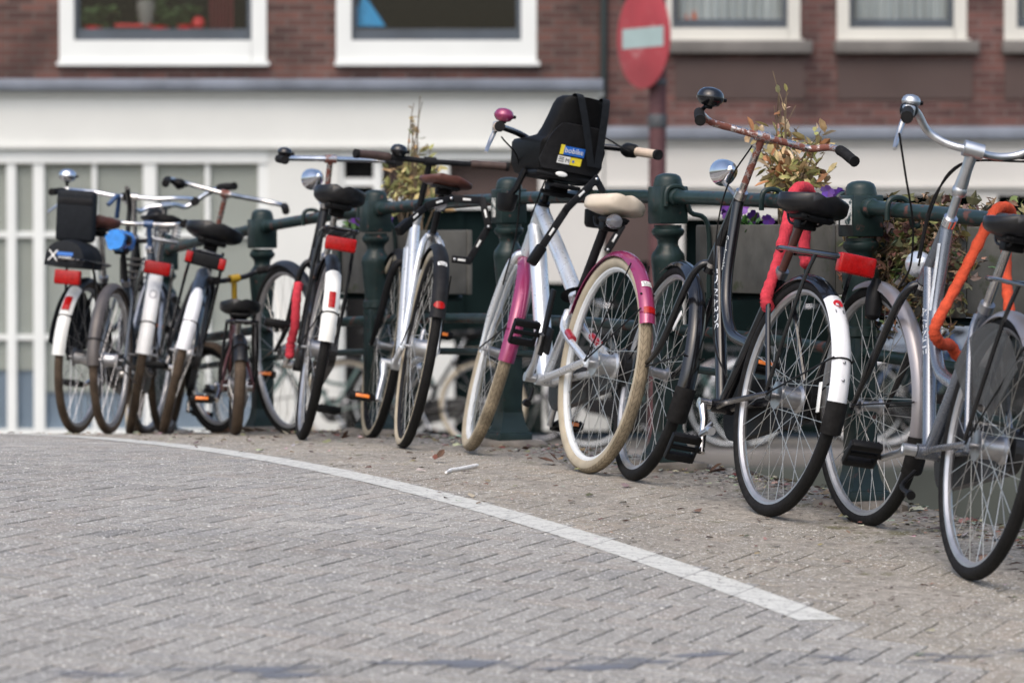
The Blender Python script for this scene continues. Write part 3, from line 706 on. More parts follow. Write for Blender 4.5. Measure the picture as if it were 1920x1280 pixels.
# bridge flank, canal water, far quay
mb = MB(); mb.loft([[W(u, EDGE) + Vector((0, 0, .004)), W(u, EDGE) * 1 + Vector((0, 0, -.35)), W(u, EDGE - .002, -1.6)] for u in frange(-18, 22, .5)], cap=False, closed=False)
structure(mb.build("bridge_side", "stone", ang=60))
mb = MB().add([(-300, -200, -1.45), (300, -200, -1.45), (300, 300, -1.45), (-300, 300, -1.45)], [(0, 1, 2, 3)]); structure(mb.build("water", "water", smooth=False))
QY = 28.6
mb = MB().add([(-60, QY, -.004), (60, QY, -.004), (60, 80, -.004), (-60, 80, -.004)], [(0, 1, 2, 3)]); structure(mb.build("street", "asphalt_far", smooth=False))
mb = MB().box((0, QY - .15, -.8), (120, .3, 1.56), bev=.02); structure(mb.build("quay_wall", "quay"))
mb = MB().box((0, QY + .12, .03), (120, .34, .12), bev=.02); structure(mb.build("quay_kerb", "sill_stone"))
# ------------------------------------------------------------------ railing
rail_root = empty("bridge_railing", W(0, 0, railz(0)))
tag(rail_root, "dark green cast iron bridge railing with square headed posts and rusty pipe rails", "railing")
RW = rail_root.matrix_world.inverted() if False else Matrix.Translation(-W(0, 0, railz(0)))
def RL(p): return RW @ Vector(p)
prot = Matrix.Rotation(atan2(UY, UX), 4, 'Z')
def post(u):
    b = W(u, 0, railz(u)); mb = MB()
    mb.lathe([(.046, .80), (.046, .79), (.053, .785), (.055, .775), (.05, .765), (.045, .762), (.036, .75), (.034, .735), (.040, .722), (.053, .705), (.056, .695), (.056, .68), (.054, .66), (.047, .585), (.043, .545), (.043, .535), (.049, .53), (.05, .52), (.051, .505), (.046, .50), (.046, .48)], b, (0, 0, 1), 28)
    mb.box(b + Vector((0, 0, .285)), (.079, .079, .43), prot, .007)
    mb.loft([[b + prot.to_3x3() @ Vector((sx * q, sy * q, z)) for sx, sy in ((-1, -1), (1, -1), (1, 1), (-1, 1))] for q, z in ((.039, .12), (.041, .10), (.046, .075), (.056, .05), (.063, .035), (.063, -.02))])
    mb.box(b + Vector((0, 0, .866)), (.103, .103, .125), prot, .006)
    mb.lathe([(.049, .925), (.049, .935), (.046, .945), (.046, .95), (.04, .962), (.028, .969), (.01, .972), (0, .972)], b, (0, 0, 1), 24)
    mb.box(b + Vector((0, 0, .012)), (.135, .135, .06), prot, .008)
    return mb.xf(RL).build("post", "post_green", rail_root)
POSTS = range(-2, 6)
posts = [post(i * SP) for i in POSTS]
for h, r, nm, mt in ((.893, .023, "top_rail", "rail_green"), (.455, .019, "pipe_rail", "rail_green"), (.33, .013, "pipe_rail", "post_green")):
    MB().tube([RL(W(u, 0, railz(u) + h)) for u in frange(-2 * SP, 5 * SP, .15)], r, 14).build(nm, mt, rail_root)
for i in POSTS:           # collars where the top rail enters a head
    mb = MB()
    for sgn in (-1, 1):
        c = W(i * SP + sgn * .06, 0, railz(i * SP + sgn * .06) + .893); mb = MB().lathe([(.023, -.02), (.029, -.012), (.030, .012), (.024, .02)], c, (UX, UY, 0), 16); mb.xf(RL).build("rail_collar", "post_green", posts[i + 2])
for i in range(-1, 6):    # stone block each post is leaded into
    c = W(i * SP, 0); b = MB(); b.box(c + Vector((0, 0, -.0)), (.24, .22, .07), prot, .02); b.xf(lambda p: p + Vector((R_.uniform(-.006, .006), R_.uniform(-.006, .006), R_.uniform(-.004, .004))))
    tag(b.build("post_footing", "stone", ang=70), None, "stone footing", "rough stone footings under the railing posts")
    bpy.data.objects[-1] if False else None
FOOT = ["footing of the railing post right of the picture edge", "stone footing between the wheels of the grey step-through bicycle", "stone footing behind the front wheel of the glossy black bicycle", "stone footing behind the pink fendered bicycle's front wheel", "stone footing right of the bicycle with black bar and brown grips", "stone footing behind the black bicycle with the round chrome headlamp", "stone footing behind the black bicycle with the oval white fender patch"]
for o, t in zip([o for o in S.objects if o.name.startswith("post_footing")], FOOT): o["label"] = t
def on_head(i, name, mat, du, dz, wdt, hgt, label):
    # sticker on the road-facing face of a post head
    c = W(i * SP, 0, railz(i * SP)) + Vector((VX, VY, 0)) * .0525 + Vector((UX, UY, 0)) * du + Vector((0, 0, .866 + dz))
    b = MB().box(c, (wdt, .002, hgt), prot); b.xf(RL).build(name, mat, posts[i + 2], smooth=False, label=label)
on_head(0, "sticker", "sticker_torn", -.004, .012, .07, .078, "torn white sticker")
on_head(2, "sticker", "sticker_torn", .02, -.005, .03, .07, "scraped white sticker")
# ------------------------------------------------------------------ buildings across the canal
BY = 32.0
def PX(x, y, d=0): return at(x, y, BY + d)
def facade_box(mb, x0, y0, x1, y1, d0, d1, bev=0):
    """a box whose front face spans those photo pixels on the facade plane; d0..d1 metres behind the plane"""
    a = PX(x0, y0); b = PX(x1, y1); mb.box(((a.x + b.x) / 2, BY + (d0 + d1) / 2, (a.z + b.z) / 2), (abs(b.x - a.x), d1 - d0, abs(a.z - b.z)), None, bev); return mb
def fb(*a, **k): return facade_box(MB(), *a, **k)
bl = empty("brick_house", PX(560, 815)); tag(bl, "brown brick canal house with white shop fascia and tall white framed windows", "house")
br = empty("brick_house", PX(1600, 815)); tag(br, "reddish brick canal house with grey stone sills and cream shop fascia", "house")
def child(o, root):
    m = o.matrix_world.copy(); o.parent = root; o.matrix_parent_inverse = Matrix.Translation(-root.location); return o
TOPY = -560
# left house: brick storey with two openings
wl = MB(); op = [(110, 500), (630, 1006)]; xs = [-1500, 110, 500, 630, 1006, 1131]
for a, b in ((-1500, 112), (498, 632), (1004, 1131)): facade_box(wl, a, TOPY, b, 126, 0, .35)
for a, b in op: facade_box(wl, a + 2, TOPY, b - 2, TOPY + 160, 0, .349)
facade_box(wl, -1500, 126, 1131, 170, .002, .35); child(wl.build("wall", "brick_brown", smooth=False), bl)
child(fb(-1500, 149, 1131, 171, -.16, .3, bev=.02).build("ledge", "ledge_lead"), bl)
fa = fb(-1500, 171, 1131, 272, -.03, .3); facade_box(fa, -1500, 171, 1131, 181, -.07, -.03); facade_box(fa, -1500, 272, 1131, 279, -.08, -.03); child(fa.build("fascia", "facade_white", smooth=False), bl)
def window(root, x0, x1, ytop, yglass, ybot, fw, mat, sillmat=None, sash=14, lean=0):
    f = MB()
    facade_box(f, x0, ytop, x0 + fw, ybot - 8, -.02, .14); facade_box(f, x1 - fw, ytop, x1, ybot - 8, -.02, .14)
    facade_box(f, x0 + fw, yglass + sash, x1 - fw, ybot - 8, -.02, .14); facade_box(f, x0 + fw, ytop, x1 - fw, ytop + fw, -.02, .14)
    facade_box(f, x0 - 2, ybot - 8, x1 + 6, ybot, -.07, .14)
    fo = child(f.build("window", mat, smooth=False), root)
    s = MB(); facade_box(s, x0 + fw, ytop + fw, x0 + fw + 9, yglass + sash, .04, .10); facade_box(s, x1 - fw - 9, ytop + fw, x1 - fw, yglass + sash, .04, .10); facade_box(s, x0 + fw + 9, yglass - 8, x1 - fw - 9, yglass + sash, .04, .10)
    so = s.build("sash", "sash_grey", smooth=False); so.parent = fo
    p = MB(); facade_box(p, x0 + fw + 9, ytop + fw, x1 - fw - 9, yglass - 6, .066, .072); po = p.build("pane", "window_glass", smooth=False); po.parent = fo
    return fo
def glass():
    m = bpy.data.materials.new("window_glass"); m.use_nodes = True; MATS["window_glass"] = m
    n = m.node_tree.nodes; l = m.node_tree.links; n.remove(n["Principled BSDF"])
    t = n.new("ShaderNodeBsdfTransparent"); t.inputs[0].default_value = (.93, .95, .95, 1); g = n.new("ShaderNodeBsdfGlossy"); g.inputs["Roughness"].default_value = .04
    lw = n.new("ShaderNodeLayerWeight"); lw.inputs[0].default_value = .5; pw = n.new("ShaderNodeMath"); pw.operation = 'POWER'; pw.inputs[1].default_value = 4; l.new(lw.outputs["Facing"], pw.inputs[0]); f = n.new("ShaderNodeMapRange"); f.inputs[3].default_value = .018; f.inputs[4].default_value = .7; l.new(pw.outputs[0], f.inputs[0]); no = n.new("ShaderNodeTexNoise"); no.inputs["Scale"].default_value = 1.2
    b = n.new("ShaderNodeBump"); b.inputs["Strength"].default_value = .03; l.new(no.outputs[0], b.inputs["Height"]); l.new(b.outputs[0], g.inputs["Normal"])
    x = n.new("ShaderNodeMixShader"); l.new(f.outputs[0], x.inputs[0]); l.new(t.outputs[0], x.inputs[1]); l.new(g.outputs[0], x.inputs[2]); l.new(x.outputs[0], n["Material Output"].inputs[0])
glass()
for a, b in op: window(bl, a, b, TOPY + 150, 62, 124, 29, "frame_white")
# glazed frontage under the fascia, left part: recessed blinds behind white bars
gl = MB(); facade_box(gl, -1500, 279, 503, 306, -.02, .25)
for a, b in ((-900, -876), (-640, -616), (-380, -356), (-250, -226), (-120, -100), (-60, -36), (12, 31), (62, 84), (268, 294), (484, 506)): facade_box(gl, a, 306, b, 816, .0, .2)
for a, b in ((172, 182), (384, 394)): facade_box(gl, a, 306, b, 816, .014, .16)
for y0, y1 in ((434, 445), (627, 637), (804, 818)): facade_box(gl, -1500, y0, 486, y1, .012, .17)
go = child(gl.build("shop_window", "frame_white", smooth=False), bl)
def gp(nm, mat, *q):
    o = fb(*q).build(nm, mat, smooth=False); o.parent = go; return o
gp("blind", "blind", -1500, 306, 62, 694, .06, .075); gp("blind", "blind", 62, 306, 486, 735, .06, .075)
gp("curtain", "curtain_blue", -1500, 690, 486, 815, .085, .1); gp("pane", "window_glass", -1500, 306, 486, 812, .035, .041)
child(fb(503, 279, 637, 815, -.01, .3).build("pilaster", "facade_white", smooth=False), bl)
# shop door bay and dark shopfront
sh = MB(); facade_box(sh, 637, 279, 1131, 300, 0, .3); facade_box(sh, 700, 300, 716, 815, .02, .25); facade_box(sh, 637, 300, 645, 815, .02, .25); facade_box(sh, 645, 334, 700, 349, .03, .2); facade_box(sh, 822, 300, 842, 372, .02, .2)
facade_box(sh, 716, 372, 1010, 391, .0, .25)
so = child(sh.build("shop_window", "frame_white", smooth=False), bl)
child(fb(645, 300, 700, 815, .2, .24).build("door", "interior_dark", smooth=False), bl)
child(fb(716, 300, 1010, 372, .2, .24).build("blind", "brown_plaster", smooth=False), bl)
dk = fb(716, 391, 1010, 815, .1, .3); facade_box(dk, 716, 655, 1010, 668, .06, .1); facade_box(dk, 860, 391, 868, 655, .06, .1); child(dk.build("shopfront", "shop_green", smooth=False), bl)
child(fb(1010, 300, 1131, 530, -.02, .3).build("pilaster", "facade_cream", smooth=False), bl); child(fb(1010, 530, 1131, 815, .02, .3).build("plinth", "shop_green", smooth=False), bl)
for q in ((797, 640, 852, 806), (1018, 700, 1142, 806)): child(fb(*q, -.06, .1).build("panel", "facade_white", smooth=False), bl)
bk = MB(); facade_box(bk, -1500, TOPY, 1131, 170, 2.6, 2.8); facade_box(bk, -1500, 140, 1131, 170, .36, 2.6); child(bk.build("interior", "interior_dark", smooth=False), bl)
child(fb(-1504, TOPY - 40, 1131, TOPY, -.2, 6).build("roof", "ledge_lead", smooth=False), bl)
# right house
wr = MB(); opr = [(1238, 1500), (1570, 1812), (1884, 2126)]
xs = [1134, 1240, 1498, 1572, 1810, 1886, 2124, 2500]
for i in range(0, 8, 2): facade_box(wr, xs[i], TOPY, xs[i + 1], 100, 0, .35)
for a, b in opr: facade_box(wr, a + 2, TOPY, b - 2, TOPY + 160, 0, .349)
facade_box(wr, 1134, 100, 2500, 240, .002, .35); child(wr.build("wall", "brick_red", smooth=False), br)
for a, b in ((1262, 1516), (1566, 1832), (1880, 2140)): child(fb(a + 4, 112, b - 8, 186, -.012, .05).build("apron", "brown_plaster", smooth=False), br)
for a, b in opr: window(br, a, b, TOPY + 150, 44, 82, 22, "frame_cream", sash=9)
for a, b in opr: child(fb(a - 6, 77, b + 22, 101, -.10, .1, bev=.01).build("sill", "sill_stone"), br)
child(fb(1134, 238, 2500, 262, -.12, .3, bev=.02).build("ledge", "ledge_lead"), br)
fr = fb(1134, 262, 2500, 347, -.02, .3); facade_box(fr, 1134, 262, 2500, 272, -.05, -.02); facade_box(fr, 1134, 347, 2500, 353, -.07, .3); facade_box(fr, 1134, 353, 2500, 366, -.02, .3); child(fr.build("fascia", "facade_cream", smooth=False), br)
child(fb(1134, 366, 1262, 490, .0, .3).build("pilaster", "brown_plaster", smooth=False), br)
for a, b in ((1262, 1282), (1570, 1592), (1830, 1868), (2120, 2140)): child(fb(a, 366, b, 815, -.02, .25).build("pilaster", "facade_cream", smooth=False), br)
child(fb(1282, 388, 1570, 409, .0, .25).build("transom", "facade_cream", smooth=False), br)
rd = fb(1262, 366, 2500, 815, .22, .4); facade_box(rd, 1134, 490, 1262, 815, .05, .4); child(rd.build("shopfront", "shop_green", smooth=False), br)
bb_ = MB(); facade_box(bb_, 1592, 540, 1830, 660, .16, .2); facade_box(bb_, 1868, 540, 2120, 660, .16, .2); child(bb_.build("blind", "curtain_blue", smooth=False), br)
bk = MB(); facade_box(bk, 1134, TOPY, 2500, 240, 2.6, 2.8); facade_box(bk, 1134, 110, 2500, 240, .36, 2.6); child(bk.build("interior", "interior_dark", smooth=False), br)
child(fb(1134, TOPY - 40, 2500, TOPY, -.2, 6).build("roof", "ledge_lead", smooth=False), br)
# pleated net curtains in the right house
for a, b in opr:
    mb = MB(); rows = []
    for i in range(90):
        t = i / 89; x = a + 28 + (b - a - 56) * t; dd = .15 + .03 * sin(i * .9) + .015 * sin(i * 2.3); p0 = PX(x, 60, dd); p1 = PX(x, TOPY + 160, dd); rows.append([Vector((p0.x, p0.y, p0.z)), Vector((p0.x, p0.y, p1.z))])
    child(mb.loft(rows, cap=False, closed=False).build("curtain", "curtain_grey", ang=80), br)
# things on the window boards
def leafblob(name, px, py, wpx, hpx, d, mat, label, cat, seed):
    rr = random.Random(seed); d = .14; c = PX(px, py, d); sc = 32 / F; mb = MB()
    for i in range(130):
        a, b = rr.gauss(0, .35), rr.random() ** 1.3; p = c + Vector((a * wpx * sc, abs(rr.gauss(0, .04)), b * hpx * sc)); r = rr.uniform(.03, .06)
        q = Matrix.Rotation(rr.uniform(0, 6.3), 3, 'Z') @ Matrix.Rotation(rr.uniform(-1, 1), 3, 'X')
        mb.add([p + q @ Vector(v) * r for v in ((-1, 0, 0), (-.2, -.45, .1), (1, 0, 0), (-.2, .45, .1))], [(0, 1, 2, 3)])
    o = mb.build("foliage", mat); root = empty("potted_plant", c - Vector((0, 0, .1))); tag(root, label, cat)
    o.parent = root; o.matrix_parent_inverse = Matrix.Translation(-root.location)
    pt = MB().lathe([(.05, -.11), (.08, .0), (.085, .01), (.07, .01)], c, (0, 0, 1), 14).build("pot", "red_thing"); pt.parent = root; pt.matrix_parent_inverse = Matrix.Translation(-root.location)
leafblob("a", 175, 52, 70, 40, .45, "leaf_green", "low bushy green plant behind the left end of the leftmost upper window", "potted plant", 1)
leafblob("b", 300, 52, 50, 70, .45, "leaf_green", "tall green plant in the middle of the leftmost upper window", "potted plant", 2)
leafblob("c", 350, 50, 40, 40, .5, "leaf_green", "small green plant beside the red flower in the leftmost upper window", "potted plant", 3)
def thing_mb(mb, name, mat, label, cat): return tag(mb.build(name, mat), label, cat)
c = PX(274, 40, .15); thing_mb(MB().lathe([(.05, -.05), (.08, .12), (.07, .17), (.0, .17)], c, (0, 0, 1), 16), "vase", "sill_stone", "grey vase standing among the plants in the leftmost upper window", "vase")
c = PX(372, 45, .15); thing_mb(MB().ell(c, (.055, .05, .06)).tube([c - Vector((0, 0, .12)), c], .02, 8), "flower_pot", "red_thing", "bright red rounded pot on the board of the leftmost upper window", "flower pot")
c = PX(250, 49, .15); thing_mb(MB().box(c, (.3, .1, .03), bev=.01), "tray", "red_thing", "flat red tray lying behind the glass of the leftmost upper window", "tray")
for q, lb in (((395, 'x'), "dark red curtain hanging at the right side of the leftmost upper window"),):
    mb = MB(); rows = []
    for i in range(40): x = 392 + 45 * i / 39; p0 = PX(x, 56, .25 + .03 * sin(i * 1.1)); rows.append([p0, Vector((p0.x, p0.y, p0.z + 1.8))])
    M("curtain_red", (.16, .02, .03), .9); tag(mb.loft(rows, cap=False, closed=False).build("curtain", "curtain_red", ang=80), lb, "curtain")
mb = MB(); c = PX(692, 50, .15)
mb.loft([[c + Vector((.13 * cos(2 * pi * k / 16) * (1 - t) ** .8 * (1 + .15 * sin(3 * k)) - .05 * t, .05 * sin(2 * pi * k / 16) * (1 - t * .8), .26 * t)) for k in range(16)] for t in (0, .1, .25, .45, .65, .85, .98)])
thing_mb(mb, "cloth", "blue_cloth", "bright blue draped cloth heaped in the middle left upper window", "cloth")
c = PX(1296, 34, .2); thing_mb(MB().lathe([(.075, 0), (.07, .02), (.035, .1), (.0, .16)], c - Vector((0, 0, .04)), (0, 0, 1), 14), "ornament", "orange_thing", "orange cone shaped ornament in the window right of the road sign", "ornament")
# downpipe seam between the houses
p = PX(1132, 0); thing_mb(MB().tube([(p.x, BY - .03, PX(0, 236).z), (p.x, BY - .03, 6)], .03, 10), "downpipe", "dark_frame", "thin dark drainpipe running down the joint between the two houses", "drainpipe")
# no-entry sign
SY = 29.3
sr = empty("road_sign", at(1232, 842, SY)); sr.location.z = 0; tag(sr, "round red no entry sign with a white bar on a brown pole", "road sign")
def schild(o): o.parent = sr; o.matrix_parent_inverse = Matrix.Translation(-sr.location); return o
pc = at(1233, 70, SY); schild(MB().lathe([(.066, 0), (.066, pc.z + .6), (.03, pc.z + .62)], (pc.x, SY, 0), (0, 0, 1), 18).build("pole", "pole_brown"))
for y0, y1 in ((215, 240), (150, 160)):
    a = at(1233, y0, SY); b = at(1233, y1, SY); schild(MB().lathe([(.07, b.z), (.073, b.z + .005), (.073, a.z - .005), (.07, a.z)], (pc.x, SY, 0), (0, 0, 1), 18).build("clamp", "band_grey"))
sc = at(1206, 72, SY); sc.y = SY - .09; SRr = .385
rz = Matrix.Rotation(radians(-61), 3, 'Z')
nrm = rz @ Vector((0, -1, 0)); tx = rz @ Vector((1, 0, 0))
schild(MB().lathe([(0, -.012), (SRr - .01, -.012), (SRr, -.004), (SRr, .004), (SRr - .006, .006), (0, .006)], sc, nrm, 48).build("sign_disc", "sign_red"))
q = [sc + nrm * .0085 + tx * x + Vector((0, 0, z)) for x, z in ((-.30, -.075), (.30, -.075), (.30, .075), (-.30, .075))]
schild(MB().prism(q, nrm * -.002).build("sign_bar", "sign_white", smooth=False))
# ------------------------------------------------------------------ the bicycles along the railing
GREY = make_bike("grey step-through bicycle with silver swept handlebar, at the right edge of the picture", -1.4219, .4478, .2059, .1606, .172, R=.3515, bb=(.49, .283), ht=(.672, .912), hb=(.79, .755), cl=(.602, 1.124), sad=(.115, .935),
    paint="grey_paint", forkmat="black_paint", fmat="grey_fender", ffmat="grey_fender", tw=.019, tr=.0185, stem_style="adjust", stemmat="alu", barmat="alu", headset="chrome",
    barsteer=-.15, bar=[(0, 0, 0), (.02, .045, -.002), (.03, .09, .004), (.03, .135, .022), (.0, .175, .056), (-.05, .205, .066), (-.15, .232, .05), (-.26, .25, .03)], lever=1, shifter=1, bell=("alu", 1, (.02, -.01, .03), .026),
    crank=345, crankmat="alu", ptilt=.8, rf=(40, 150), flap=10, ff=(70, 190), fflap=16, headlight=(.935, .785, .038, "silver_paint"), carrier=(.16, -.42, .79), tail=(-.42, .74, .1, .045), sadargs=dict(wid=.1, lobes=.01),
    kick=[(.43, .05, .23), (.37, .10, .19), (.25, .115, .18)], kickmat="plastic_black", refl=False,
    cables=[([(.40, .27, 1.13), (.50, .2, 1.02), (.62, .12, .9), (.76, .06, .78), (.86, .05, .71)], .0032), ([(.62, -.2, 1.13), (.72, -.05, 1.1), (.78, .02, .98), (.8, .03, .8)], .0032), ([(.6, -.18, 1.12), (.66, 0, 1.08), (.72, .04, .95), (.78, .03, .78)], .0032)])
sg = MB()
for sy in (-1, 1):
    out = [polar(0, .3515, .11, a, sy * .042) for a in range(138, 34, -8)] + [polar(0, .3515, .325, a, sy * .045) for a in range(35, 139, 6)]
    sg = MB().prism(out, (0, .0025 * sy, 0)); sg.build("coat_guard", "smoke_plastic", GREY["root"], smooth=False)
MB().lathe([(.012, -.06), (.022, -.05), (.026, -.01), (.024, .03), (.016, .045), (.013, .06)], (1.06, .055, .66), (.2, 0, 1), 14).build("dynamo", "plastic_black", GREY["root"])
h1 = GREY["P0"] + GREY["ax"] * .035
fn0 = on_tube(h1, GREY["BB"], .0195, .13, 1, -1); text_mb("AVENUE", .032, lambda x, y: fn0(x * 1.25, y - .006)).build("lettering", "ink_silver", GREY["root"], smooth=False)
t0 = GREY["htop"] - GREY["ax"] * .012; t1 = t0 + Vector((-.024, 0, -.20))
bnd = MB(); fn = on_tube(t0, t1, .0186, .05, 1, -1); bnd.loft([[fn(x, -.012 + .024 * k / 6) for k in range(7)] for x in (0, .03, .07, .11, .16, .19)], cap=False, closed=False).build("decal", "ink_silver", GREY["root"])
fn2 = on_tube(t0, t1, .0195, .10, 1, -1); text_mb("Globe", .028, lambda x, y: fn2(x, y - .008)).build("lettering", "sticker_white", GREY["root"], smooth=False)

EDW = make_bike("glossy black town bicycle with rusty handlebar, red tail lamp and white rear fender tip", -.1203, .3821, .0738, .1911, -.0989, R=.3562, bb=(.487, .29), ht=(.668, .94), hb=(.775, .75), cl=(.586, 1.133), sad=(.13, .93), barsteer=-.1,
    paint="black_paint", tw=.0195, tr=.018, stemmat="chrome_rust", barmat="chrome_rust", headset="chrome_old",
    bar=[(0, 0, 0), (.01, .085, .002), (.02, .165, .004), (-.015, .215, .02), (-.07, .236, .014), (-.155, .253, -.012)], glen=.1, bell=("black_paint", 1, (-.03, -.015, .055), .042),
    crank=238, crankmat="chrome_old", refl=True, ptilts=(1.05, .3), rf=(42, 180), flap=13, tip=(122, 180), ff=(66, 187), fflap=16, stays=(158,), sadmat="leather_black", sadargs=dict(wid=.112, thick=.062, lobes=.014),
    headlight=(.90, 1.02, .043, "chrome", .0), lamp_st=True, heavy=1.35, carrier=(.21, -.31, .79, -.008), tail=(-.30, .766, .115, .058), casemat="plastic_black", tailmat="red_lamp", spmat="leather_brown",
    kick=[(.42, .05, .235), (.37, .10, .195), (.27, .115, .215)], kickmat="alu", cables=[([(.6, .02, 1.1), (.66, .05, .97), (.72, .03, .8), (.6, .025, .5), (.35, .06, .38)], .0028)])
h1 = EDW["P0"] + EDW["ax"] * .035
fn0 = on_tube(h1, EDW["BB"], .019, .085, 1, -1); text_mb("EDWARDS", .033, lambda x, y: fn0(x * 1.35, y - .007)).build("lettering", "ink_silver", EDW["root"], smooth=False)
t0 = EDW["htop"] - EDW["ax"] * .012; t1 = t0 + Vector((-.024, 0, -.22))
fn3 = on_tube(t0, t1, .0182, .115, 1, -1); text_mb("Comfortable", .021, lambda x, y: fn3(x, y - .006)).build("lettering", "sticker_white", EDW["root"], smooth=False)
rf = EDW["k"]["_rf"]; R0 = .3562 + .014
ff_ = lambda a0, lift=.0035: (lambda x, y: polar(0, .3562, R0 + lift - .02 * abs(x / .0305) ** 2.6, a0 - math.degrees(y / R0), x))
f4 = ff_(128); st_ = MB(); st_.add([f4(.0155 * cos(2 * pi * k / 24), .0155 * sin(2 * pi * k / 24)) for k in range(24)], [tuple(range(24))]); so_ = st_.build("sticker", "ink_red", rf, smooth=False)
f5 = ff_(129.4, .0043)
for kx in (-1, 0, 1): text_mb("X", .0115, lambda x, y: f5(x - .004, y - .0045 + .0085 * kx)).build("lettering", "ink", so_, smooth=False)
f6 = ff_(132.2); lb = MB()
for r_ in range(3): lb.add([f6(x, y) for x, y in ((-.013, -.002 - r_ * .005), (.015, -.002 - r_ * .005), (.015, .0012 - r_ * .005), (-.013, .0012 - r_ * .005))], [(0, 1, 2, 3)])
lb.build("label_lines", "ink", so_, smooth=False)
for aa in (160, 168): MB().ell(polar(0, .3562, R0 + .003, aa, .0), (.005, .005, .005)).build("fender_bolt", "steel", rf)
MB().box((0, 0, 0), (.09, .004, .02), None, .002).xf(lambda p: polar(0, .3562, .25, 176, .012) + Matrix.Rotation(radians(100), 3, 'Y') @ p).build("spoke_reflector", "sticker_white", EDW["root"])
MB().box((0, 0, 0), (.075, .004, .02), None, .002).xf(lambda p: EDW["st"](polar(1.1, .3562, .22, 128, .014) + Matrix.Rotation(radians(50), 3, 'Y') @ p)).build("spoke_reflector", "sticker_white", EDW["root"])

PINK = make_bike("silver bicycle with pink fenders, cream tyres and cream saddle", 1.2837, .3276, .063, .1699, -.24, R=.3629, L=1.055, bb=(.525, .288), ht=(.835, .885), hb=(.905, .745), cl=(.775, 1.08), sad=(.175, .882), barsteer=.03,
    style="oversize", paint="silver_paint", tread="tread_cream", wall="cream_wall", rim="white_rim", tw=.0225, rhub=(.036, .036, "alu"), stl=.335, staydrop=.05, stayr=.0125, str=.017, forkr=.0145,
    bar=[(0, 0, 0), (.05, .06, .02), (.06, .13, .045), (-.01, .215, .05), (-.08, .265, .045), (-.17, .292, .04)], barmat="black_paint", gripmat="grip_cream", gripcap="rubber", glen=.1, lever=1, shifter=-1, bell=("pink_paint", 1, (-.015, -.01, .045), .034), stemmat="plastic_black", headset="plastic_black",
    sadmat="cream_vinyl", sadargs=dict(wid=.106, thick=.064, lobes=.012, length=.25, crown=.62, basew=.72), spmat="matte_black", spr=.0155, crank=122, crankmat="alu", refl=True, ptilts=(1.15, .25), rf=(25, 157), ff=(66, 186), stayloop=False, fmat="pink_paint", ffmat="pink_paint", fgap=.016, stays=(150, 118),
    kick=[(.5, .05, .25), (.46, .07, .215), (.41, .10, .2)], kickmat="plastic_black", cables=[([(.7, .24, 1.09), (.82, .12, 1.02), (.9, .06, .8), (.95, .06, .6)], .003), ([(.66, -.22, 1.12), (.78, -.12, 1.16), (.84, -.02, 1.05), (.86, .03, .85)], .003)])
rfp = PINK["k"]["_rf"]; Rp = .3629 + .016
f7 = lambda a0, lift=.002: (lambda x, y: polar(0, .3629, Rp + lift - .02 * abs(x / .029) ** 2.6, a0 - math.degrees(y / Rp), x))
def quad_on(f, x0, x1, y0, y1, n=5): mb = MB(); mb.loft([[f(x0 + (x1 - x0) * i / n, y) for i in range(n + 1)] for y in [y0 + (y1 - y0) * j / 14 for j in range(15)]], cap=False, closed=False); return mb
def caz_sticker(f, fl, par):
    o = quad_on(f, -.017, .017, -.011, .011).build("sticker", "sticker_white", par, smooth=False)
    text_mb("CAZ", .0145, lambda x, y: fl(x - .0145, y - .003)).build("lettering", "ink", o, smooth=False)
    quad_on(fl, -.012, .012, -.008, -.006).build("label_lines", "ink", o, smooth=False)
caz_sticker(f7(134), f7(134, .003), rfp)
quad_on(f7(150), -.02, .02, -.012, .012).build("reflector", "red_lamp", rfp)
for sy in (-1, 1): MB().ell(polar(0, .3629, Rp - .008, 140, sy * .022), (.004, .004, .004)).build("fender_bolt", "matte_black", rfp)
for sy in (-1, 1):
    a_ = Vector((0, sy * .064, .3629)); b_ = PINK["sct"] + Vector((-.06, sy * .042, -.11)); q0 = b_ + (a_ - b_) * .06; q1 = b_ + (a_ - b_) * .3
    MB().tube([q0, q1], .0135, 10).build("frame_band", "red_band", PINK["fr"])
MB().lathe([(.0, -.03), (.024, -.03), (.026, .0), (.02, .018), (0, .022)], (.06, .02, .835), (-1, .1, 0), 18).build("tail_lamp", "smoke_lens", PINK["root"])
rl = PINK["sct"]   # ring lock round the rear tyre
MB().tube([polar(.365, .60, .046, a, 0) * 1 + Vector((0, 0, 0)) for a in range(-30, 300, 15)], .013, 8).xf(lambda p: Vector((p.x - .02 + .0, (p.z - .6) * 1.0, .585 + (p.x - .365) * -.5))).build("ring_lock", "plastic_black", PINK["root"])
MB().box((.44, .062, .48), (.035, .012, .23), Matrix.Rotation(-.15, 4, 'Y'), .004).box((.42, .058, .42), (.09, .01, .09), Matrix.Rotation(-.15, 4, 'Y'), .006).build("lock_holder", "plastic_black", PINK["root"])

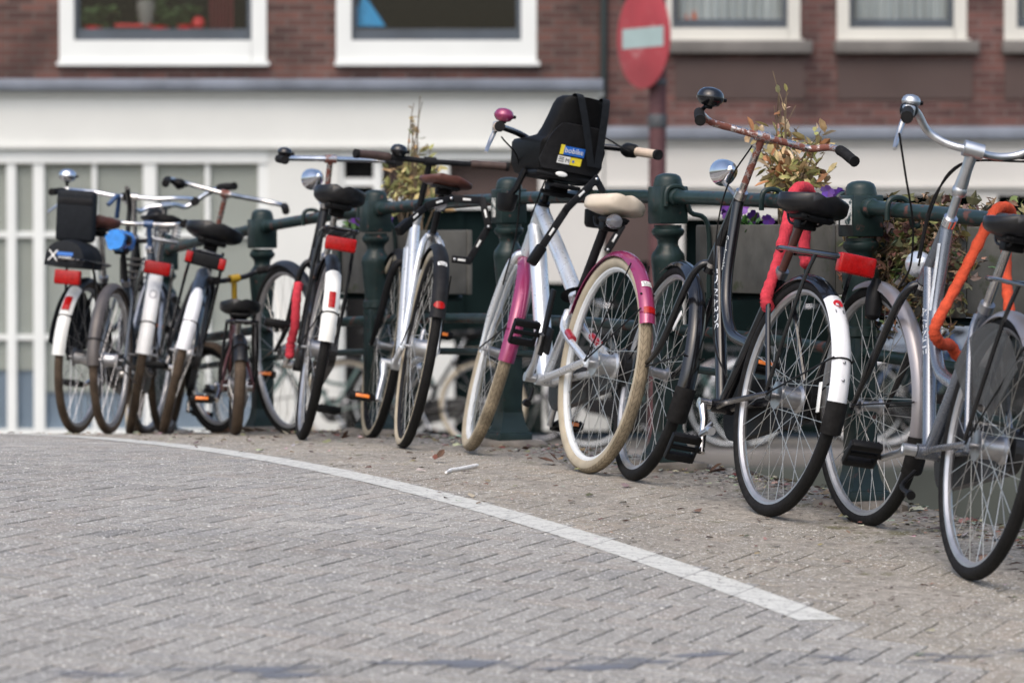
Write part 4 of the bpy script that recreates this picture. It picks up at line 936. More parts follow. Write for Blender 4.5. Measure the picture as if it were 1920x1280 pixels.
BLK = make_bike("silver and black bicycle with flat bar, brown grips and a brown saddle", 2.7778, .3893, .2574, .1793, .043, R=.3699, bb=(.49, .3), ht=(.79, .9), hb=(.87, .73), cl=(.70, 1.088), sad=(.13, .985), barsteer=.25,
    style="low", paint="silver_paint", forkmat="matte_black", tread="tread_black", wall="cream_wall", rim="matte_black", tw=.0195, stemmat="matte_black", headset="matte_black", barmat="matte_black", dtr=.006, stl=.56, staydrop=.0, stayr=.0115, forkr=.015,
    bar=[(0, 0, 0), (.0, .1, .002), (-.004, .2, .004), (-.012, .24, .005), (-.02, .29, .005)], gripmat="grip_brown", gripcap="rubber", glen=.125, bell=("black_paint", 1, (0, -.03, .035), .033), sadmat="leather_brown", sadargs=dict(wid=.1, thick=.032, lobes=.006), spmat="matte_black",
    crank=236, crankmat="alu", rf=(50, 163), ff=(60, 120), stays=(136,), stayloop=False, fmat="matte_black", fgap=.016, chaincase=False, rhub=(.034, .036, "alu"))
rfb = BLK["k"]["_rf"]; Rb = .3699 + .016
f8 = lambda a0, lift=.002: (lambda x, y: polar(0, .3699, Rb + lift - .02 * abs(x / .029) ** 2.6, a0 - math.degrees(y / Rb), x))
caz_sticker(f8(127), f8(127, .003), rfb)
f9 = f8(156, .0035); MB().loft([[f9(.021 * sqrt(max(0.0004, 1 - t * t)) * (k / 4 - 1), .015 * t) for k in range(9)] for t in [j / 8 - 1 for j in range(17)]], cap=False, closed=False).build("reflector", "red_lamp", rfb)
MB().lathe([(0, -.02), (.025, -.02), (.027, .0), (.023, .012), (0, .014)], (.06, .01, .90), (-1, .1, .1), 18).build("tail_lamp", "smoke_lens", BLK["root"])

CHR = make_bike("black roadster with round chrome headlamp and a pale mudguard tip under its red lamp", 3.6514, .46, .263, .168, .38, R=.355, sad=(.12, .955), cl=(.6, 1.125), ht=(.66, .94), barsteer=.3, paint="black_old_paint", tr=.014,
    bar=[(0, 0, 0), (.01, .08, .0), (.015, .16, .0), (.0, .215, -.002), (-.05, .235, -.005), (-.13, .24, -.012)], barmat="chrome", stemmat="chrome_rust", gripmat="rubber", glen=.09, bell=("black_paint", 1, (-.02, -.02, .03), .03), headlight=(.78, 1.05, .043, "chrome", .0), lamp_st=True,
    sadargs=dict(wid=.102, thick=.07, lobes=.016), crank=118, rf=(48, 176), tip=(126, 176), tipmat="white_fender_old", stays=(158,), carrier=(.2, -.3, .80, .01), tail=(-.3, .752, .118, .052), ff=(70, 185), refl=False)
quad_on(lambda x, y: polar(0, .355, .375 - .02 * abs(x / .0305) ** 2.6, 150 - math.degrees(y / .375), x), -.013, .013, -.035, .035).build("reflector", "red_lamp", CHR["k"]["_rf"])

KID = make_bike("small red and yellow child's bicycle with black saddle between two large bicycles", 4.60, .40, .28, .05, .6, R=.2, L=.74, bb=(.33, .2), ht=(.50, .52), hb=(.545, .41), cl=(.465, .655), sad=(.1, .525), style="diamond", paint="red_paint", forkmat="black_old_paint", tr=.015,
    tread="tread_mud", wall="rubber", tw=.024, nsp=20, bar=[(0, 0, 0), (.0, .06, .0), (.0, .11, .01), (-.03, .15, .015), (-.09, .16, .01)], glen=.1, barmat="black_old_paint", stemmat="yellow_paint", stl=.26, rf=(50, 150), ff=None, fmat="black_old_paint", sadargs=dict(wid=.085, length=.22), crank=200, chaincase=False, carrier=(.05, -.22, .46), fgap=.012, casemat="rubber")
OVL = make_bike("black bicycle with dark grey rear fender carrying an oval white patch", 5.152, .53, .33, .25, .05, R=.353, sad=(.12, .88), cl=(.6, 1.08), ht=(.67, .9), hb=(.785, .73), paint="black_old_paint", fmat="bluegrey_paint",
    bar=[(0, 0, 0), (.02, .09, .004), (.03, .17, .008), (.0, .235, .008), (-.05, .26, .0), (-.13, .265, -.02)], barmat="chrome_old", stemmat="chrome_rust", glen=.09, bell=("plastic_black", 1, (.03, -.05, .0), .03), tread="tread_mud", wall="muddy_rubber", sadargs=dict(wid=.125, thick=.07), carrier=(.2, -.3, .79, -.02), tail=(-.31, .735, .17, .055), tailmat="plastic_black", rf=(48, 178), crank=70, stays=(160,))
quad_on(lambda x, y: polar(0, .353, .372 - .02 * abs(x / .0305) ** 2.6, 157 - math.degrees(y / .37), x * (1 - .28 * abs(max(0, y) / .15) ** 3)), -.029, .029, -.145, .15, 8).build("fender_patch", "white_fender", OVL["k"]["_rf"])
for sy in (-1, 1): MB().box((-.332, sy * .07, .735), (.012, .028, .045), None, .004).build("reflector", "red_lamp", OVL["root"])
SPR = make_bike("rusty silver bicycle with coil sprung black saddle and white fender below its red lamp", 5.5544, .55, .30, .17, .1, R=.35, sad=(.12, .93), cl=(.6, 1.035), ht=(.67, .9), hb=(.785, .73), barsteer=.5, paint="steel", fmat="chrome_old", spoke="steel", spring_saddle=True, chaincase=False, refl=False,
    bar=[(0, 0, 0), (.03, .06, .0), (.03, .12, -.012), (-.02, .19, .03), (-.08, .235, .055), (-.17, .26, .055)], barmat="chrome", glen=.1, tread="tread_mud", wall="cream_wall", carrier=(.18, -.28, .74, -.02), tail=(-.29, .705, .11, .055), rf=(48, 182), tip=(108, 182), tipmat="white_bright", crank=345, carmat="chrome_old", stays=(160,), headlight=(.72, .99, .04, "plastic_black"))
mb = MB(); fz = lambda x, y: polar(0, .35, .3685 - .02 * abs(x / .0305) ** 2.6, 138 - math.degrees(y / .37), x)
for r_ in (.016, .0125): mb.add([fz(r_ * cos(2 * pi * k / 20), r_ * 1.6 * sin(2 * pi * k / 20)) for k in range(20)], [tuple(range(20))])
mb = MB(); mb.loft([[fz(r_ * cos(2 * pi * k / 20), r_ * 1.6 * sin(2 * pi * k / 20)) for k in range(20)] for r_ in (.016, .0125)], cap=False).build("emblem", "steel", SPR["k"]["_rf"], smooth=False)
SEATB = make_bike("leftmost bicycle, black, carrying a padded passenger seat over its red tail lamp", 5.45, .82, .60, .072, .0, R=.35, scale=.93, sad=(.12, .97), cl=(.6, 1.12), paint="black_old_paint", tread="tread_mud", wall="muddy_rubber", barmat="chrome", bell=("chrome", 1, (.0, .0, .075), .042), lever=1,
    sadmat="leather_brown", sadargs=dict(thick=.05), carrier=(.2, -.32, .78), tail=(-.3, .70, .12, .065), rf=(48, 180), tip=(120, 180), refl=False, spoke="steel", tipmat="white_fender_old", bar=[(0, 0, 0), (.02, .1, 0), (.02, .2, .01), (-.03, .29, .01), (-.09, .33, .0), (-.17, .345, -.01)], crank=200, stays=(150,))
quad_on(lambda x, y: polar(0, .35, .3715 - .02 * abs(x / .0305) ** 2.6, 140 - math.degrees(y / .37), x), -.018, .018, -.04, .04).build("reflector", "red_lamp", SEATB["k"]["_rf"])
sg = MB().prism([polar(0, .35, .05, a, .05) for a in range(170, 9, -20)] + [polar(0, .35, .33, a, .055) for a in range(10, 171, 8)], (0, .004, 0)); sg.build("coat_guard", "nylon_black", SEATB["root"], smooth=False)
BLU = make_bike("dark blue bicycle half hidden behind the seat-carrying bicycle, its saddle under a blue cover", 5.0457, .80, .55, .03, .0, R=.34, scale=.9, sadargs=dict(wid=.05), sad=(.12, .9), ht=(.66, .88), cl=(.62, 1.0), paint="bluegrey_paint", fmat="dull_fender", tread="tread_mud", wall="muddy_rubber", barmat="chrome_old", stemmat="blue_paint", bar=[(0, 0, 0), (.02, .08, .0), (.01, .15, .005), (-.06, .19, .01), (-.13, .2, .0)], chaincase=False, refl=False, spoke="steel", crank=345, rf=(48, 185), spmat="matte_black", stays=(165,))
# ------------------------------------------------------------------ things carried by the bicycles
def carried(name, B, loc, label, cat):
    r = empty(name, mat=B["mw"] @ Matrix.Translation(Vector(loc))); tag(r, label, cat); return r
# child seat on the pink-fendered bicycle
cs_ = carried("child_seat", PINK, (.655, -.008, .98), "black plastic child seat mounted behind the handlebar of the pink fendered bicycle", "child seat")
def seat_levels():
    secs = []
    lv = [(-.0, .10, .17, .0), (.012, .125, .2, .0), (.05, .142, .215, -.005), (.10, .150, .215, -.014), (.125, .152, .225, -.02), (.138, .149, .215, -.023), (.146, .138, .12, -.025), (.158, .124, .06, -.03), (.19, .116, .05, -.040), (.24, .106, .045, -.052), (.28, .099, .045, -.063), (.302, .092, .04, -.069), (.314, .078, .03, -.073), (.318, .056, .02, -.075)]
    for z, hw, fdep, bx in lv:
        outer = []; inner = []; N = 24
        for i in range(N + 1):
            t = -1 + 2 * i / N; a = t * pi / 2
            yy = hw * (abs(sin(a)) ** .55) * (1 if a > 0 else -1); xx = bx + fdep * (1 - abs(cos(a)) ** .55)
            xx = bx + .03 * (abs(yy) / hw) ** 3 + (max(0, abs(t) - .5) / .5) * fdep * .97
            z_ = z * .91; outer.append(Vector((xx, yy * .95, z_))); inner.append(Vector((xx + (.012 if abs(t) < .75 else 0), yy * .95 * (1 - .012 / hw * min(1, abs(t) * 2)), z_)))
        secs.append(outer + inner[::-1])
    return secs
MB().loft(seat_levels()).build("seat_shell", "plastic_black", cs_, ang=50)
MB().box((.10, 0, .012), (.2, .235, .022), None, .01).build("seat_pan", "plastic_black", cs_)
pl_ = MB(); secs = []
for z, hw, bx in ((.03, .1, -.008), (.06, .115, -.014), (.14, .10, -.038), (.17, .086, -.051), (.19, .07, -.057), (.193, .055, -.053)):
    secs.append([Vector((bx + .03 * (abs(y) / .15) ** 3 - d, y, z)) for d, ys in ((.004, [hw * (k / 6 - 1) for k in range(13)]), (-.008, [hw * (1 - k / 6) for k in range(13)])) for y in ys])
pl_.loft(secs).build("back_panel", "matte_black", cs_)
for y0, y1 in ((.04, -.062), (-.058, -.086)):
    sp_ = spline([(-.03, y0, .285), (-.088, y0, .293), (-.087, y0 + (y1 - y0) * .2, .25), (-.064, y0 + (y1 - y0) * .6, .16), (-.036, y1, .06)], 6)
    MB().loft([[p + Vector((-.002, -.013, 0)), p + Vector((-.002, .013, 0)), p + Vector((-.005, .013, 0)), p + Vector((-.005, -.013, 0))] for p in sp_]).build("strap", "nylon_black", cs_, smooth=False)
def on_back(y, z, lift=0.0): return Vector((-.0225 - (z - .06) * .25 + .03 * (abs(y) / .15) ** 3 - lift, y, z))
def back_rect(nm, mt, y0, y1, z0, z1, lift): return MB().add([on_back(y0, z0, lift), on_back(y1, z0, lift), on_back(y1, z1, lift), on_back(y0, z1, lift)], [(0, 1, 2, 3)]).build(nm, mt, cs_, smooth=False)
s_ = back_rect("sticker", "sticker_blue", .045, -.035, .085, .115, .001); back_rect("sticker", "sticker_yellow", .056, .042, .085, .118, .0016)
back_rect("sticker", "sticker_white", .058, .012, .054, .08, .001); back_rect("sticker", "sticker_yellow", .011, -.03, .054, .08, .001)
text_mb("bobike", .026, lambda x, y: on_back(.040 - x * .98, .093 + y, .003)).build("lettering", "sticker_white", s_, smooth=False)
for z in (.06, .067, .073): back_rect("label_lines", "ink", .054, .035, z, z + .0025, .002)
text_mb("M", .02, lambda x, y: on_back(.030 - x, .06 + y, .003)).build("lettering", "ink", s_, smooth=False)
back_rect("emblem", "sticker_blue", .004, -.004, .063, .071, .002)
MB().ell(on_back(.03, .018, .0), (.004, .022, .009)).build("badge", "sticker_white", cs_)
for sy in (1, -1):
    ft = MB().loft([[Vector((.12 + .055 * cos(a) * q, sy * .165 + .03 * sin(a) * q, z)) for a in [2 * pi * k / 20 for k in range(20)]] for z, q in ((-.135, .75), (-.125, .95), (-.10, 1.05), (-.075, 1.12))])
    ft.build("foot_rest", "plastic_black", cs_)
    MB().tube([(.11, sy * .12, .02), (.12, sy * .14, -.05), (.13, sy * .17, -.1)], .012, 8).build("foot_rest_arm", "plastic_black", cs_)
MB().box((.10, 0, -.03), (.06, .07, .05), None, .006).box((.02, 0, -.02), (.06, .1, .012), None, .003).tube([(.06, -.07, -.045), (.06, .07, -.045)], .008, 8).build("mounting_bracket", "plastic_black", cs_)
# passenger seat on the leftmost bicycle
ps = carried("passenger_seat", SEATB, (-.06, .04, .75), "black padded passenger seat with folded backrest on the leftmost bicycle's carrier", "passenger seat")
MB().loft([[Vector((x, y, z)) for x, y, z in ((xx, hw * cos(a) if abs(cos(a)) < .98 else hw * cos(a), max(0, h * sin(a) ** .6 if sin(a) > 0 else .0)) for a in [pi * k / 14 for k in range(15)])] for xx, hw, h in ((-.20, .082, .09), (-.195, .092, .115), (-.1, .10, .125), (.08, .095, .12), (.1, .085, .1))]).build("seat_cushion", "nylon_black", ps, ang=50)
MB().box((-.02, .015, .235), (.05, .185, .235), Matrix.Rotation(-.12, 4, 'Y'), .02, 3).build("backrest", "nylon_black", ps)
MB().box((-.05, .015, .30), (.012, .165, .03), Matrix.Rotation(-.12, 4, 'Y'), .005).build("backrest_band", "matte_black", ps)
text_mb("X", .07, lambda x, y: Vector((-.2035, .075 - x, .022 + y))).build("emblem", "sticker_white", ps, smooth=False)
MB().box((-.2025, -.005, .055), (.003, .075, .016)).build("emblem_bar", "ink_blue", ps, smooth=False); MB().box((-.2025, -.005, .04), (.003, .06, .004)).build("emblem_bar", "ink_silver", ps, smooth=False)
# front rack and upright of the dark blue bicycle, seen between its neighbours
bi = BLU["mw"].inverted(); by = (BLU["mw"] @ Vector((.95, 0, .8))).y
mb = MB()
for y_ in (487, 498, 511, 523): mb.tube([at(226, y_ - 2, by), at(268, y_, by), at(272, y_ - 3, by + .25)], .0065, 6)
for x_ in (227, 267): mb.tube([at(x_, 483, by), at(x_, 530, by)], .006, 6)
mb.xf(lambda p: bi @ p).build("front_rack", "black_old_paint", BLU["root"])
MB().tube(spline([at(238, 352, by - .1), at(243, 385, by), at(243, 445, by), at(286, 452, by + .05)], 6), .011, 8).xf(lambda p: bi @ p).build("rack_support", "black_old_paint", BLU["root"])
MB().tube(spline([at(203, 384, by - .3), at(222, 368, by - .25), at(219, 408, by - .2)], 6), .010, 8).xf(lambda p: bi @ p).build("handlebar_brace", "blue_paint", BLU["root"])
# saddle cover
sv = MB(); rr = random.Random(3); secs = []
for i in range(9):
    t = i / 8; secs.append([Vector((-.14 + .27 * t + rr.uniform(-.004, .004), (.044 * (1 - .35 * t)) * (1 + .1 * sin(5 * a)) * cos(a), .045 * sin(a) * (1 if a < pi else 1.1) + rr.uniform(-.006, .006) - .005)) for a in [2 * pi * k / 22 for k in range(22)]])
cv = sv.loft(secs).build("saddle_cover", "blue_plastic", ang=60); cv.matrix_world = BLU["mw"] @ Matrix.Translation(Vector((.12, 0, .9))); tag(cv, "crumpled bright blue plastic cover pulled over the dark blue bicycle's saddle", "saddle cover")
# cloth covered chain locks
def cloth_tube(path, r, name, mat, label, ends=True):
    rr = random.Random(9); pts = spline(path, 10); n = len(pts)
    rs = [r * (1 + .12 * sin(i * 1.9) * rr.uniform(.2, 1) + rr.uniform(-.08, .08)) for i in range(n)]; rs[0] *= .7; rs[-1] *= .6
    return tag(MB().tube(pts, rs, 14).build(name, mat, ang=75), label, "lock")
fy = (GREY["mw"] @ Vector((.6, .03, .62))).y
rg = W(-.74, 0).y
cloth_tube([at(1893, 590, rg - .25), at(1886, 500, rg - .05), at(1890, 440, rg + .05), at(1895, 405, rg + .045), at(1889, 390, rg), at(1870, 392, rg - .045), at(1850, 425, rg - .1), at(1802, 520, fy + .06), at(1764, 590, fy - .05), at(1752, 622, fy - .07), at(1764, 644, fy - .02), at(1782, 647, fy + .06), at(1797, 668, fy + .1), at(1826, 660, fy + .16)], .0158, "chain_lock", "orange_cloth", "orange cloth sleeved chain lock slung over the rail and round the grey bicycle's frame")
ry = W(.33, 0).y
cloth_tube([at(1512, 500, ry + .0), at(1508, 450, ry + .06), at(1518, 385, ry + .06), at(1516, 358, ry + .02), at(1500, 352, ry - .06), at(1486, 368, ry - .1), at(1474, 430, ry - .2), at(1456, 500, ry - .3), at(1440, 545, ry - .36), at(1437, 565, ry - .38), at(1442, 580, ry - .36)], .0185, "chain_lock", "red_cloth", "red cloth sleeved chain lock hanging from the rail beside the glossy black bicycle's saddle")
cy_ = (CHR["mw"] @ Vector((.42, .05, .6))).y
cloth_tube([at(560, 530, cy_), at(556, 560, cy_ - .03), at(553, 610, cy_ - .03), at(545, 645, cy_), at(543, 672, cy_)], .018, "chain_lock", "red_cloth", "faded red chain lock wound down the frame of the roadster with the round chrome headlamp")
def folding_lock(pts, label):
    mb = MB(); root = empty("folding_lock", pts[0]); tag(root, label, "lock"); inv = Matrix.Translation(-pts[0])
    for i in range(len(pts) - 1):
        a, b = pts[i], pts[i + 1]; d = (b - a); m = d.to_track_quat('X', 'Z').to_matrix().to_4x4(); off = Vector((0, -.008 * (i % 2), 0))
        MB().box((a + b) / 2 + off, (d.length + .02, .007, .027), m, .003).xf(lambda p: inv @ p).build("link", "matte_black", root)
        MB().box((a + b) / 2 + off + Vector((0, -.006, 0)), (.03, .003, .008), m, .001).xf(lambda p: inv @ p).build("mark", "sticker_white", root)
        MB().ell(b + off, (.007, .009, .007)).xf(lambda p: inv @ p).build("rivet", "alu", root)
    d = (pts[1] - pts[0]).to_track_quat('X', 'Z').to_matrix().to_4x4(); MB().box(pts[0], (.075, .03, .036), d, .007).xf(lambda p: inv @ p).build("lock_body", "plastic_black", root)
ky = W(2.75, 0).y
folding_lock([at(757, 425, ky - .25), at(802, 385, ky - .15), at(846, 372, ky - .08), at(905, 376, ky - .05), at(916, 425, ky - .06), at(879, 489, ky - .1), at(852, 486, ky - .12)], "black folding lock of riveted links joining the brown saddled bicycle to the rail")
ky = (PINK["mw"] @ Vector((.6, .08, .75))).y
folding_lock([at(1006, 478, ky - .1), at(1063, 391, ky - .06), at(1118, 336, ky + .02), at(1165, 425, ky + .1), at(1140, 468, ky + .12)], "black folding lock of riveted links over the silver frame below the child seat")
# ------------------------------------------------------------------ planters hung outside the railing, with their plants
def planter(u0, u1, z0, z1, label):
    c = W((u0 + u1) / 2, -.27, (z0 + z1) / 2); root = empty("planter", W((u0 + u1) / 2, -.27, z0)); tag(root, label, "planter", None)
    inv = Matrix.Translation(-root.location); L_ = (u1 - u0); D = .27; H = z1 - z0; b = MB(); t = .025
    def P(u, v, z): return c + Vector((UX, UY, 0)) * u + Vector((VX, VY, 0)) * v + Vector((0, 0, z))
    for q, sz in (((0, -D / 2 + t / 2, 0), (L_, t, H)), ((0, D / 2 - t / 2, 0), (L_, t, H)), ((-L_ / 2 + t / 2, 0, .001), (t, D - 2 * t, H - .004)), ((L_ / 2 - t / 2, 0, .001), (t, D - 2 * t, H - .004)), ((0, 0, -H / 2 + .014), (L_ - 2 * t, D - 2 * t, .025))):
        b.box(P(*q), sz, prot, .006)
    b.xf(lambda p: inv @ p).build("box", "concrete", root)
    MB().box(P(0, 0, H / 2 - .03), (L_ - 2 * t, D - 2 * t, .02), prot, .004).xf(lambda p: inv @ p).build("soil", "soil", root)
    for du in (-L_ / 2 + .13, L_ / 2 - .13):      # strap hooks over the top rail and a strut below
        uu = (u0 + u1) / 2 + du; zt = railz(uu) + .893; top = Vector((0, 0, zt + .034)); o = W(uu, 0, 0)
        n = Vector((VX, VY, 0)); pts = [o + n * .036 + Vector((0, 0, zt - .03)), o + n * .034 + Vector((0, 0, zt + .015)), o + n * .018 + top, o - n * .018 + top, o - n * .04 + Vector((0, 0, zt + .01)), o - n * .055 + Vector((0, 0, zt - .05)), o - n * .118 + Vector((0, 0, z1 + .0)), o - n * .122 + Vector((0, 0, z0 - .02))]
        MB().tube(spline(pts, 5), .0085, 8).xf(lambda p: inv @ p).build("hook", "post_green", root)
        MB().tube([o - n * .11 + Vector((0, 0, z0 - .02)), o - n * .02 + Vector((0, 0, z0 - .2))], .012, 8).tube([o - n * .12 + Vector((0, 0, z0 - .014)), o - n * .41 + Vector((0, 0, z0 - .014))], .012, 8).xf(lambda p: inv @ p).build("bracket", "post_green", root)
    return root
planter(.46, 1.42, 1.475, 1.70, "mossy concrete planter with dried shrub and purple pansies, behind the glossy black bicycle")
planter(4.02, 4.92, 1.43, 1.69, "concrete planter with yellowed shrub and pansies, behind the silver and black bicycle")
planter(-.36, .22, 1.42, 1.69, "concrete planter overgrown with withered ivy behind the grey bicycle")
LEAF = [(0, 0, 0), (.3, .22, .03), (.7, .2, .02), (1, 0, -.08), (.7, -.2, .02), (.3, -.22, .03)]
IVY = [(0, 0, 0), (.12, .32, .02), (.42, .48, -.03), (.5, .2, .04), (1, 0, -.1), (.5, -.2, .04), (.42, -.48, -.03), (.12, -.32, .02)]
def leaf(mb, p, q, s, shape, col):
    base = len(mb.v); pts = [p + q @ (Vector(a) * s) for a in shape]; mid = p + q @ Vector((.5 * s, 0, -.07 * s)); pts.append(mid); n = len(shape)
    mb.add(pts, [(k, (k + 1) % n, n) for k in range(n)]); mb.col += [col] * (n + 1)
def rrot(rr, up=.6): return Matrix.Rotation(rr.uniform(0, 2 * pi), 3, 'Z') @ Matrix.Rotation(rr.uniform(-1.3, up), 3, 'Y') @ Matrix.Rotation(rr.uniform(-1, 1), 3, 'X')
def shrub(u, v, z, hgt, tall, label, seed, spread, pal, nst=26):
    rr = random.Random(seed); root = empty("dried_shrub", W(u, v, z)); tag(root, label, "shrub"); st_ = MB(); lf = MB(); lf.col = []
    for i in range(nst):
        a = rr.uniform(0, 6.28); rad = rr.uniform(.2, 1) * spread; h = hgt * rr.uniform(.45, 1.0); p0 = Vector((UX * rr.uniform(-.12, .12), UY * rr.uniform(-.12, .12), 0)); al = rr.uniform(-rad, rad); ac = rr.uniform(-.1, .1)
        tip = Vector((UX * al + VX * ac, UY * al + VY * ac, h)); mid = (p0 + tip) / 2 + Vector((rr.uniform(-.03, .03), rr.uniform(-.03, .03), .04)); pts = spline([p0, mid, tip], 5)
        st_.tube(pts, [.0042 - .0003 * k for k in range(len(pts))], 5)
        for k in range(3, len(pts)):
            for j in range(rr.choice((1, 2, 3, 3))):
                c = rr.choice(pal); f = rr.uniform(.65, 1.3); q = rrot(rr); d = q @ Vector((1, 0, 0)); leaf(lf, pts[k] + d * .012 + Vector((rr.gauss(0, .014), rr.gauss(0, .014), rr.gauss(0, .014))), q, rr.uniform(.03, .062), LEAF, tuple(x * f for x in c))
    for i in range(5):
        al = rr.uniform(-.4, .4) * spread; h = tall * rr.uniform(.75, 1.0); p0 = Vector((UX * al * .5, UY * al * .5, hgt * .4)); tip = Vector((UX * al * 1.2, UY * al * 1.2, h)); pts = spline([p0, (p0 + tip) / 2 + Vector((rr.uniform(-.02, .02), 0, 0)), tip], 5)
        st_.tube(pts, [.0042 - .00025 * k for k in range(len(pts))], 5)
        for k in range(4, len(pts), 2):
            q = rrot(rr, .2); leaf(lf, pts[k], q, rr.uniform(.018, .04), LEAF, tuple(x * rr.uniform(.7, 1.2) for x in rr.choice(pal)))
            if rr.random() < .5: d = rrot(rr, -.2) @ Vector((1, 0, 0)); st_.tube([pts[k], pts[k] + d * .05 + Vector((0, 0, .03))], .0018, 4)
    st_.build("stems", "stem_brown", root); lf.build("foliage", "leaf_dry", root, smooth=False)
DRY = [(.42, .34, .17), (.38, .31, .14), (.30, .29, .11), (.24, .25, .08), (.40, .27, .14), (.48, .37, .24), (.30, .14, .06)]
YEL = [(.46, .38, .17), (.40, .36, .15), (.32, .32, .12), (.42, .27, .13), (.24, .26, .1)]
shrub(1.0, -.27, 1.68, .34, .47, "dried tan leaved shrub in the planter behind the rusty handlebar", 4, .23, DRY)
shrub(4.33, -.27, 1.66, .40, .60, "yellowed shrub with long bare shoots behind the black handlebar with brown grips", 8, .17, YEL, 15)
def pansies(u, z, label, seed, n=9, spread=.1):
    rr = random.Random(seed); root = empty("pansies", W(u, -.2, z)); tag(root, label, "flowers", "purple pansies in the railing planters"); lf = MB(); lf.col = []; pt = MB(); pt.col = []
    for i in range(n * 6):
        q = rrot(rr, .3); leaf(lf, Vector((UX * rr.gauss(0, spread), UY * rr.gauss(0, spread), rr.uniform(0, .05))), q, rr.uniform(.025, .045), LEAF, tuple(x * rr.uniform(.6, 1.3) for x in (.06, .13, .035)))
    for i in range(n):
        c = Vector((UX * rr.gauss(0, spread) + VX * rr.uniform(-.03, .06), UY * rr.gauss(0, spread) + VY * rr.uniform(-.03, .06), rr.uniform(.05, .1))); q = Matrix.Rotation(rr.uniform(-.6, .6), 3, 'X') @ Matrix.Rotation(rr.uniform(-.6, .6), 3, 'Z'); col = rr.choice(((.05, .01, .15), (.08, .014, .2), (.14, .04, .32), (.22, .1, .42)))
        pt = MB(); pt.col = []
        for k in range(5):
            a = 2 * pi * k / 5 + .3; d = q @ Vector((cos(a), -.25, sin(a))); s = q @ Vector((-sin(a), 0, cos(a))); r = .021
            pt.add([c, c + d * r * .6 + s * r * .6, c + d * r * 1.15 + s * r * .35, c + d * r * 1.15 - s * r * .35, c + d * r * .6 - s * r * .6], [(0, 1, 2, 3, 4)]); pt.col += [tuple(x * rr.uniform(.8, 1.2) for x in col)] * 5
        pt.build("flower", "petal", root, smooth=False)
    lf.build("foliage", "leaf_ivy", root, smooth=False)
pansies(1.16, 1.665, "low purple pansies between the rusty handlebar stem and the planter's rim", 2, 9, .07)
pansies(.56, 1.715, "dark purple pansies by the torn sticker on the railing post", 5, 5, .025)
pansies(4.72, 1.675, "bright violet pansies behind the saddle of the roadster with the chrome headlamp", 6, 13, .12)
def ivy():
    rr = random.Random(12); root = empty("ivy", W(-.15, -.25, 1.68)); tag(root, "withered brown and olive ivy trailing from the planter behind the grey bicycle", "ivy"); st_ = MB(); lf = MB(); lf.col = []
    def lp(u, v, z): return W(u, v, z) - root.location
    pal = [(.17, .155, .07), (.13, .125, .05), (.21, .155, .08), (.15, .095, .055), (.26, .21, .13), (.12, .08, .045)]
    for i in range(50):
        u = rr.uniform(-.44, .2); side = rr.choice((1, 1, 1, -1)); v = -.12 if side > 0 else -.40; ln = rr.uniform(.08, .34)
        if u < -.25: ln *= rr.uniform(1.0, 1.5)
        pts = [lp(u, -.26, 1.69), lp(u - rr.uniform(-.02, .04), v + .02 * side, 1.71 + rr.uniform(0, .05))]; z = 1.70; uu = u
        for k in range(6): z -= ln / 6; uu += rr.gauss(-.008, .025); pts.append(lp(uu, v + .03 * side + rr.gauss(0, .015), z))
        pl = spline(pts, 3); st_.tube(pl, .0022, 4)
        for k in range(2, len(pl)):
            for j in range(rr.choice((1, 1, 2, 2))):
                q = rrot(rr, .9); leaf(lf, pl[k] + Vector((rr.gauss(0, .018), rr.gauss(0, .018), rr.gauss(0, .015))), q, rr.uniform(.018, .05), IVY, tuple(x * rr.uniform(.6, 1.3) for x in rr.choice(pal)))
    for i in range(170):
        q = rrot(rr, .9); leaf(lf, lp(rr.uniform(-.32, .16), rr.uniform(-.38, -.14), 1.69 + abs(rr.gauss(0, .035))), q, rr.uniform(.025, .055), IVY, tuple(x * rr.uniform(.6, 1.3) for x in rr.choice(pal)))
    st_.build("stems", "stem_brown", root); lf.build("foliage", "leaf_ivy", root, smooth=False)
ivy()
# ------------------------------------------------------------------ litter on the ground
st_ = MB(); p0 = W(1.41, .72); d = (W(1.30, .64) - p0); pts = [p0 + Vector((0, 0, .008)) + (W(1.41 - .02 * k, .74 - .024 * k) - p0) * 1 + Vector((0, .012 * sin(k * 1.1), .003 * sin(k))) for k in range(6)]
a_, b_ = at(838, 889, 1), at(894, 877, 1)
def onroad(px, py):
    o = Vector((0, 0, CAMZ)); dd = (at(px, py, 1) - o)
    lo = 6
    for i in range(4000):
        t = 6 + i * .004; p = o + dd * t; ru = (p.x - X0) * UX + (p.y - Y0) * UY; rv = (p.x - X0) * VX + (p.y - Y0) * VY
        if p.z < gz(ru, rv): return p, ru, rv
    return p, ru, rv
pp = [onroad(x, y)[0] + Vector((0, 0, .008)) for x, y in ((836, 890), (846, 885), (860, 883), (875, 880), (895, 876))]
tag(MB().tube(spline(pp, 4), [.004] * 3 + [.0055] * 14, 6).build("paper_straw", "paper"), "thin crumpled white paper straw lying on the paving near the bicycles", "litter")
rr = random.Random(21)
cr = MB(); cr.col = []
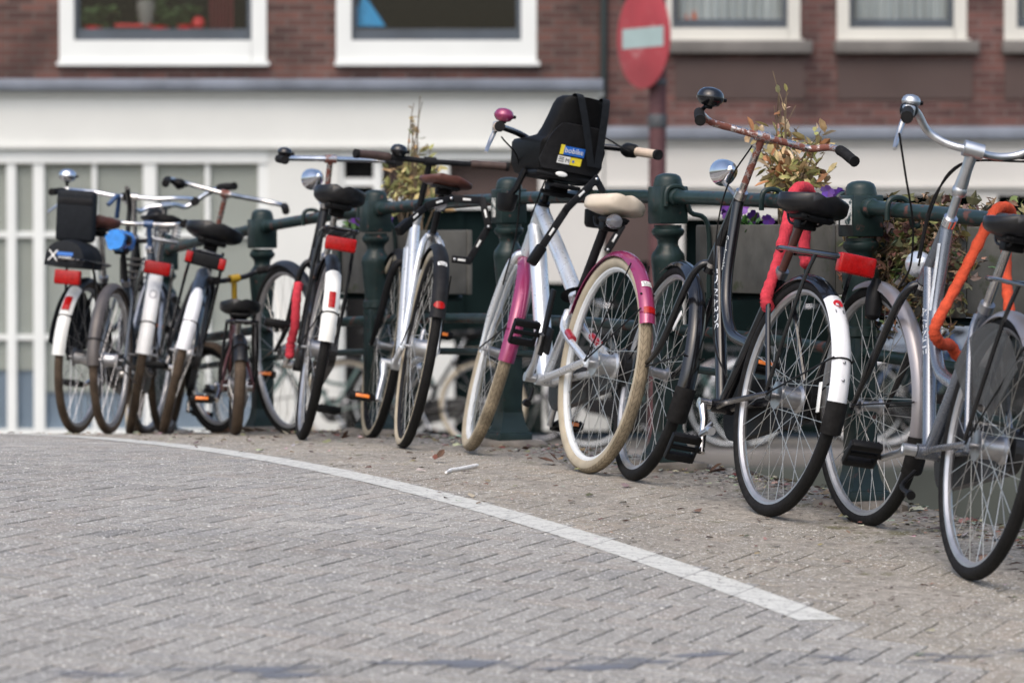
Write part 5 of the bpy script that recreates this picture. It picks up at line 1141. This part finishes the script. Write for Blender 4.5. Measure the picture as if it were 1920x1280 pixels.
for i in range(3600):
    u = rr.uniform(-3.2, 6); v = EDGE + abs(rr.gauss(0, .2)) if rr.random() < .86 else rr.uniform(-.1, 1.2)
    if v > 1.6: continue
    p = W(u, v); p.z += .016 if v < .4 else .004; s = rr.uniform(.003, .010) * (2.1 if rr.random() < .1 else 1); q = Matrix.Rotation(rr.uniform(0, 6.3), 3, 'Z') @ Matrix.Rotation(rr.uniform(-.5, .5), 3, 'X'); k = rr.random()
    col = (.09, .06, .04) if k < .42 else (.22, .18, .12) if k < .72 else (.42, .38, .3) if k < .93 else (.14, .05, .035)
    pts = [p + q @ (Vector(a) * s) for a in ((-1.4, -.5, 0), (0, -.8, .35), (1.4, -.3, .1), (.9, .7, .4), (-.8, .6, .15))]; cr.add(pts, [(0, 1, 2, 3, 4)]); cr.col += [tuple(x * rr.uniform(.7, 1.2) for x in col)] * 5
M("debris", (.2, .15, .1), .9, vcol="tint"); tag(cr.build("ground_debris", "debris", smooth=False), "crumbs of dry leaf and grit scattered along the railing gutter", "debris", None, "stuff")
for (x, y, s, lb) in ((1470, 150, 1, None),): pass
for i, (x, y, lb) in enumerate(((1325, 893, "dark curled dry leaf beside the front wheel of the glossy black bicycle"), (815, 868, "reddish flat leaf scrap near the rear wheel of the bicycle with brown grips"), (1040, 873, "rusty brown leaf scrap before the pink fendered bicycle's rear wheel"), (1488, 958, "small dark leaf close to the glossy black bicycle's rear tyre"), (642, 828, "brown scrap lying left of the two tyres of the silver and black bicycle"))):
    p = onroad(x, y)[0] + Vector((0, 0, .012)); q = Matrix.Rotation(i * 1.3, 3, 'Z'); mb = MB(); mb.col = []
    leaf(mb, p, q @ Matrix.Rotation(-.3, 3, 'Y'), .07, LEAF, (.09, .045, .03) if i % 2 == 0 else (.2, .07, .045)); leaf(mb, p + Vector((.01, 0, .006)), q @ Matrix.Rotation(.4, 3, 'X') @ Matrix.Rotation(-.7, 3, 'Y'), .05, LEAF, (.1, .055, .035))
    tag(mb.build("fallen_leaf", "debris", smooth=False), lb, "leaf", "dry leaves on the paving")
# ------------------------------------------------------------------ bicycles parked on the street across the canal
def far_bike(px, ang, label, lean=.06, **k):
    p = at(px, 800, 30.6); return make_bike(label, 0, 0, 0, lean, k.pop("steer", .2), world=(p.x, 30.6 + k.pop("dy", 0), 0.0, ang), nsp=20, group="bicycles parked across the canal", rf=(60, 170), carrier=(.2, -.35, .79), **k)
far_bike(905, pi - .12, "distant bicycle with ochre tyres under the flat bar bicycle's right pedal", wall="cream_wall", tread="tread_cream", tw=.021, paint="black_old_paint", rim="alu_rim")
far_bike(1105, .1, "distant black bicycle with pale rims seen through the pink fendered bicycle's wheel", paint="grey_green_paint", rim="white_rim", fmat="grey_fender", tw=.017, rimh=.03)
far_bike(1405, .15, "distant bicycle with bright white rims seen behind the planter's right half", paint="black_paint", rim="white_rim", tw=.017, fmat="white_fender", dy=.15)
far_bike(1625, .05, "distant dark bicycle with silver fenders seen through the grey bicycle's front wheel", paint="blue_paint", fmat="grey_fender", rim="white_rim", tw=.017, dy=.3)
far_bike(735, pi + .1, "distant dark green bicycle seen between the chrome lamp roadster and the brown saddled bicycle", paint="grey_green_paint", rim="white_rim", tw=.017, dy=.5)
far_bike(1925, pi + .06, "distant bicycle with pale fenders near the right edge beyond the ivy", paint="black_paint", fmat="white_fender", rim="alu_rim", dy=.1)
far_bike(1270, pi - .05, "distant black bicycle directly behind the glossy black bicycle's front wheel", paint="black_old_paint", rim="alu_rim", tw=.018, dy=.75)
far_bike(1765, .12, "distant grey green bicycle filling the gap between the ivy and the grey bicycle's wheels", paint="grey_green_paint", rim="white_rim", tw=.018, dy=.7)
